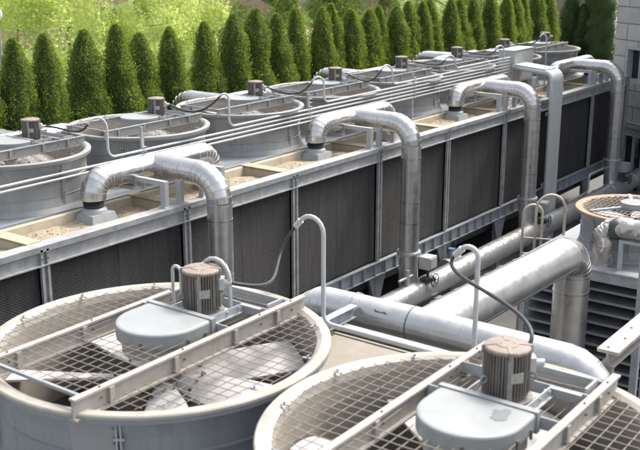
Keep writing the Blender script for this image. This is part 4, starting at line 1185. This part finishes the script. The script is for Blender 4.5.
def broadleaf(name, loc, h, spread, mat_, label, seed, leaves=5200, ls=.26, group='leafy trees beyond the row', base=.28, flower=0):
    rnd = random.Random(seed); root = empty(name, loc)
    blobs = []
    for _ in range(15):
        a = rnd.uniform(0,6.28); r = spread*.70*math.sqrt(rnd.random()); z = h*(base+(.92-base)*rnd.random())
        blobs.append((Vector((r*math.cos(a), r*math.sin(a), z)), spread*rnd.uniform(.30,.48)))
    m = MB()
    for _ in range(leaves):
        c, R = rnd.choice(blobs)
        d = Vector((rnd.gauss(0,1),rnd.gauss(0,1),rnd.gauss(0,1))).normalized()
        p = c+d*R*(rnd.random()**.35)*(.75+.5*noise.noise(d*2+c))
        u = Vector((rnd.gauss(0,1),rnd.gauss(0,1),rnd.gauss(0,.6))).normalized(); w = u.cross(Vector((rnd.gauss(0,1),rnd.gauss(0,1),rnd.gauss(0,1)))).normalized()
        s_ = ls*rnd.uniform(.6,1.2)
        m.add([p-u*s_*.5, p+w*s_*.32, p+u*s_*.5, p-w*s_*.32], [(0,1,2,3)], False, 1 if rnd.random() < flower else 0)
    m.build('crown', [mat_, M['flower']], root)
    m = MB()
    tr = .013*h
    m.tube([(0,0,-.1),(.05,0,h*.25),(0,.06,h*.36),(.03,.03,h*.44)], tr, 10, radii=[tr*1.3,tr,tr*.7,tr*.2])
    for c, R in [b_ for b_ in blobs if b_[0].z < h*.5][:3]:
        m.tube([(0,.03,h*.28),(c.x*.5,c.y*.5,(h*.3+c.z)/2),tuple(c)], tr*.4, 6, radii=[tr*.5,tr*.35,tr*.1])
    m.build('trunk', M['bark'], root)
    tag(root, label, 'tree', group)
import_az = math.radians(36.47)
def at(px, dist):
    """ground point that far away in the compass direction of a picture column"""
    a = import_az-math.atan((px-320)/1047.0)
    return dist*math.cos(a), dist*math.sin(a)
bt = [
 (10,34,6.5,3.2,'lime','sunlit lime green tree filling the top left corner'),
 (62,38,7.0,3.4,'lime','sunlit lime green tree above the gap left of the second arborvitae'),
 (118,42,7.5,3.4,'lime','broad yellow green tree behind the third and fourth arborvitae'),
 (165,46,7.2,3.2,'lime','yellow green tree with hanging boughs at the top, left of the pink wall'),
 (205,52,6.0,2.8,'green','mid green tree in front of the pink houses'),
 (262,50,5.2,2.4,'green','small round leafy tree before the pink houses'),
 (335,58,6.8,3.4,'green','leafy green tree right of the pink houses'),
 (385,64,7.2,3.6,'green','leafy green tree behind the middle of the arborvitae row'),
 (432,68,7.5,3.8,'green','deep green tree behind the right half of the arborvitae row'),
 (480,72,7.5,3.8,'green','green tree far behind the last fans'),
 (530,74,7.0,3.4,'lime','yellow green tree glimpsed between the last arborvitae'),
]
for i,(px,d,h,sp,mm,l) in enumerate(bt):
    x,y = at(px,d); broadleaf('leafy_tree', (x,y,2.9), h, sp, M[mm], l, 40+i, leaves=26000, ls=.07+.0009*d, base=.03)
bs = [(20,30,1.5,1.3,'lime','low lime bush between the first arborvitae',0),(75,31,1.4,1.2,'green','low green bush left of the blue parked car',0),(140,33,1.6,1.3,'lime','rounded lime bush behind the fourth arborvitae gap',0),
      (185,36,1.7,1.4,'green','green bush behind the sixth arborvitae gap',0),(232,38,1.9,1.6,'lime','bush with pale pink blossom before the pink house',.35),(285,40,2.2,1.6,'green','tall bush dotted with pink blossom beside the pink house',.3),(322,44,1.8,1.6,'lime','blossoming bush near the right end of the pink houses',.3),
      (360,46,1.8,1.7,'lime','low lime bush behind the middle of the row',0),(410,50,1.9,1.9,'lime','spreading lime bush behind the fifth fan',0),(470,54,2.0,2.0,'lime','lime bush behind the sixth and seventh fans',0),(520,56,2.0,2.0,'lime','lime bush left of the dark conifers',0)]
for i,(px,d,h,sp,mm,l,fl) in enumerate(bs):
    x,y = at(px,d); broadleaf('bush', (x,y,2.9), h, sp, M[mm], l, 80+i, leaves=4500, ls=.09, group='bushes on the lawn', base=.2, flower=fl)

M['pink'] = mat('pinkish_render', (.52,.36,.30), .85, 0, .1, .8, .1, 6, stain=(.4,.27,.22), stain_amt=.4)
M['pale'] = mat('pale_render', (.62,.55,.50), .85, 0, .1, .8)
M['rooft'] = mat('brown_roof', (.20,.13,.10), .8, 0, .2, 3)
M['brown'] = mat('brown_wall', (.24,.19,.16), .85, 0, .15, 1)
def house(px, d, w, dp, h, mt, label, win=True):
    x,y = at(px,d); root = empty('house', (x,y,2.9), import_az-PI/2-math.atan((px-320)/1047.0))
    m = MB(); m.box(-w/2,w/2,0,dp,0,h); m.build('wall', mt, root)
    for lv in range(int(h//2.6) if win else 0):
        k = int(w//1.8)
        for i in range(k):
            cx = -w/2+w*(i+.5)/k
            f = MB(); f.box(cx-.5,cx+.5,-.06,-.002,.8+2.6*lv,2.2+2.6*lv); fo = f.build('window', M['pale'], root)
            f = MB(); f.box(cx-.42,cx-.03,-.075,-.061,.88+2.6*lv,2.12+2.6*lv); f.box(cx+.03,cx+.42,-.075,-.061,.88+2.6*lv,2.12+2.6*lv); f.build('pane', M['glass'], fo)
    m = MB(); m.add([(-w/2-.3,-.3,h),(w/2+.3,-.3,h),(w/2+.3,dp+.3,h),(-w/2-.3,dp+.3,h),(-w/2-.3,dp/2,h+1.8),(w/2+.3,dp/2,h+1.8)],[(0,1,5,4),(2,3,4,5),(1,2,5),(3,0,4),(3,2,1,0)])
    m.build('roof', M['rooft'], root)
    tag(root, label, 'house', 'houses beyond the trees')
house(300,66,9,6,7.5,M['pale'],'pale pink house seen between the middle arborvitae tops')
house(212,62,6,5,6,M['pink'],'brick pink house behind the tree gaps left of centre',False)
house(345,78,8,6,7.5,M['pink'],'pinkish house right of the pale pink house')
house(566,62,4.5,6,6.5,M['brown'],'brown walled building between the last arborvitae and the dark conifers',False)
house(40,58,9,6,4.5,M['pink'],'pink walled house glimpsed behind the left arborvitae')

# parked cars glimpsed through the gaps
def car(px, d, paint, label, rz):
    x,y = at(px,d); root = empty('parked_car', (x,y,2.91), rz)
    m = MB()
    prof = [(-2.1,.35),(-2.1,.75),(-1.9,.92),(-1.25,.98),(-.7,1.42),(.75,1.45),(1.35,1.0),(2.0,.85),(2.12,.6),(2.1,.35)]
    n = len(prof)
    for y0,y1 in ((-.82,.82),):
        vs = [(a, y0*(1 if z < 1.05 else .85), z) for a,z in prof]+[(a, y1*(1 if z < 1.05 else .85), z) for a,z in prof]
        m.add(vs, [tuple(range(n)), tuple(reversed(range(n,2*n)))]+[(i,n+i,n+(i+1)%n,(i+1)%n) for i in range(n)])
    m.build('body', paint, root)
    for sgn in (-1,1):
        m = MB(); m.add([(-1.05,sgn*.815,1.02),(1.15,sgn*.815,1.02),(.68,sgn*.725,1.38),(-.66,sgn*.725,1.38)],[(0,1,2,3) if sgn < 0 else (3,2,1,0)]); m.build('side_window', M['glass'], root)
        for wx in (-1.3,1.3):
            m = MB(); m.cyl((wx,sgn*.68,.33),(wx,sgn*.86,.33),.33,18); w = m.build('wheel', M['rubber'], root)
            m = MB(); m.cyl((wx,sgn*.861,.33),(wx,sgn*.87,.33),.2,14); m.build('rim', M['fitting'], w)
    tag(root, label, 'car', 'parked cars beyond the trees')
def paint(n, c): return mat(n, c, .25, .0, .03, 2)
M['white_p'] = paint('white_paint', (.75,.75,.74)); M['blue_p'] = paint('blue_paint', (.05,.25,.62))
car(25,27.2,M['white_p'],'white car showing between the first two arborvitae at left', .35)
car(98,26.9,M['blue_p'],'bright blue car showing between the third and fourth arborvitae', .9)
car(62,29.0,M['white_p'],'white car showing between the second and third arborvitae', .6)
# lamp post in the top-left corner
root = empty('lamp_post', (*at(-9,27), 3.15))
m = MB(); m.tube([(0,0,0),(0,0,3.6)], .05, 10, r2=.035); m.build('post', M['galv_dull'], root)
M['globe'] = mat('milky_globe', (.75,.75,.75), .3, 0, .03, 3)
m = MB(); m.sphere((0,0,3.66),.12,20,14,sz=1.3); m.build('globe', M['globe'], root)
tag(root, 'lamp post with a pale globe in the top left corner', 'street lamp')

# ------------------------------------------------------------------ camera, light, world
cam = bpy.data.cameras.new('camera'); co = bpy.data.objects.new('camera', cam); col.objects.link(co)
co.location = (0,0,8.6); co.rotation_euler = (math.radians(90-15.795), 0, math.radians(36.472-90))
cam.lens = 36*1007.58/640; cam.sensor_width = 36; cam.clip_end = 2000; cam.clip_start = .1
cam.dof.use_dof = True; cam.dof.focus_distance = 15.5; cam.dof.aperture_fstop = 1.8
sc.camera = co
SAZ, SEL = math.radians(-12), math.radians(54)
sd = Vector((math.cos(SEL)*math.cos(SAZ), math.cos(SEL)*math.sin(SAZ), math.sin(SEL)))
sl = bpy.data.lights.new('sun', 'SUN'); sl.energy = 1.15; sl.angle = math.radians(11); sl.color = (1,.93,.83)
so = bpy.data.objects.new('sun', sl); col.objects.link(so); so.rotation_euler = sd.to_track_quat('Z','Y').to_euler(); so.location = (0,0,60)
w = bpy.data.worlds.new('World'); sc.world = w; w.use_nodes = True
nt = w.node_tree; bg = nt.nodes['Background']; sk = nt.nodes.new('ShaderNodeTexSky')
sk.sky_type = 'NISHITA'; sk.sun_disc = False; sk.sun_elevation = SEL; sk.sun_rotation = PI/2-SAZ; sk.altitude = 50; sk.dust_density = 6.0; sk.ozone_density = .6
hz = nt.nodes.new('ShaderNodeHueSaturation'); hz.inputs['Saturation'].default_value = .42
nt.links.new(sk.outputs[0], hz.inputs['Color']); nt.links.new(hz.outputs[0], bg.inputs['Color']); bg.inputs['Strength'].default_value = .15
vs_ = sc.view_settings
vs_.view_transform = 'Standard'; vs_.look = 'None'; vs_.gamma = 1; vs_.exposure = 1.3; vs_.use_curve_mapping = False
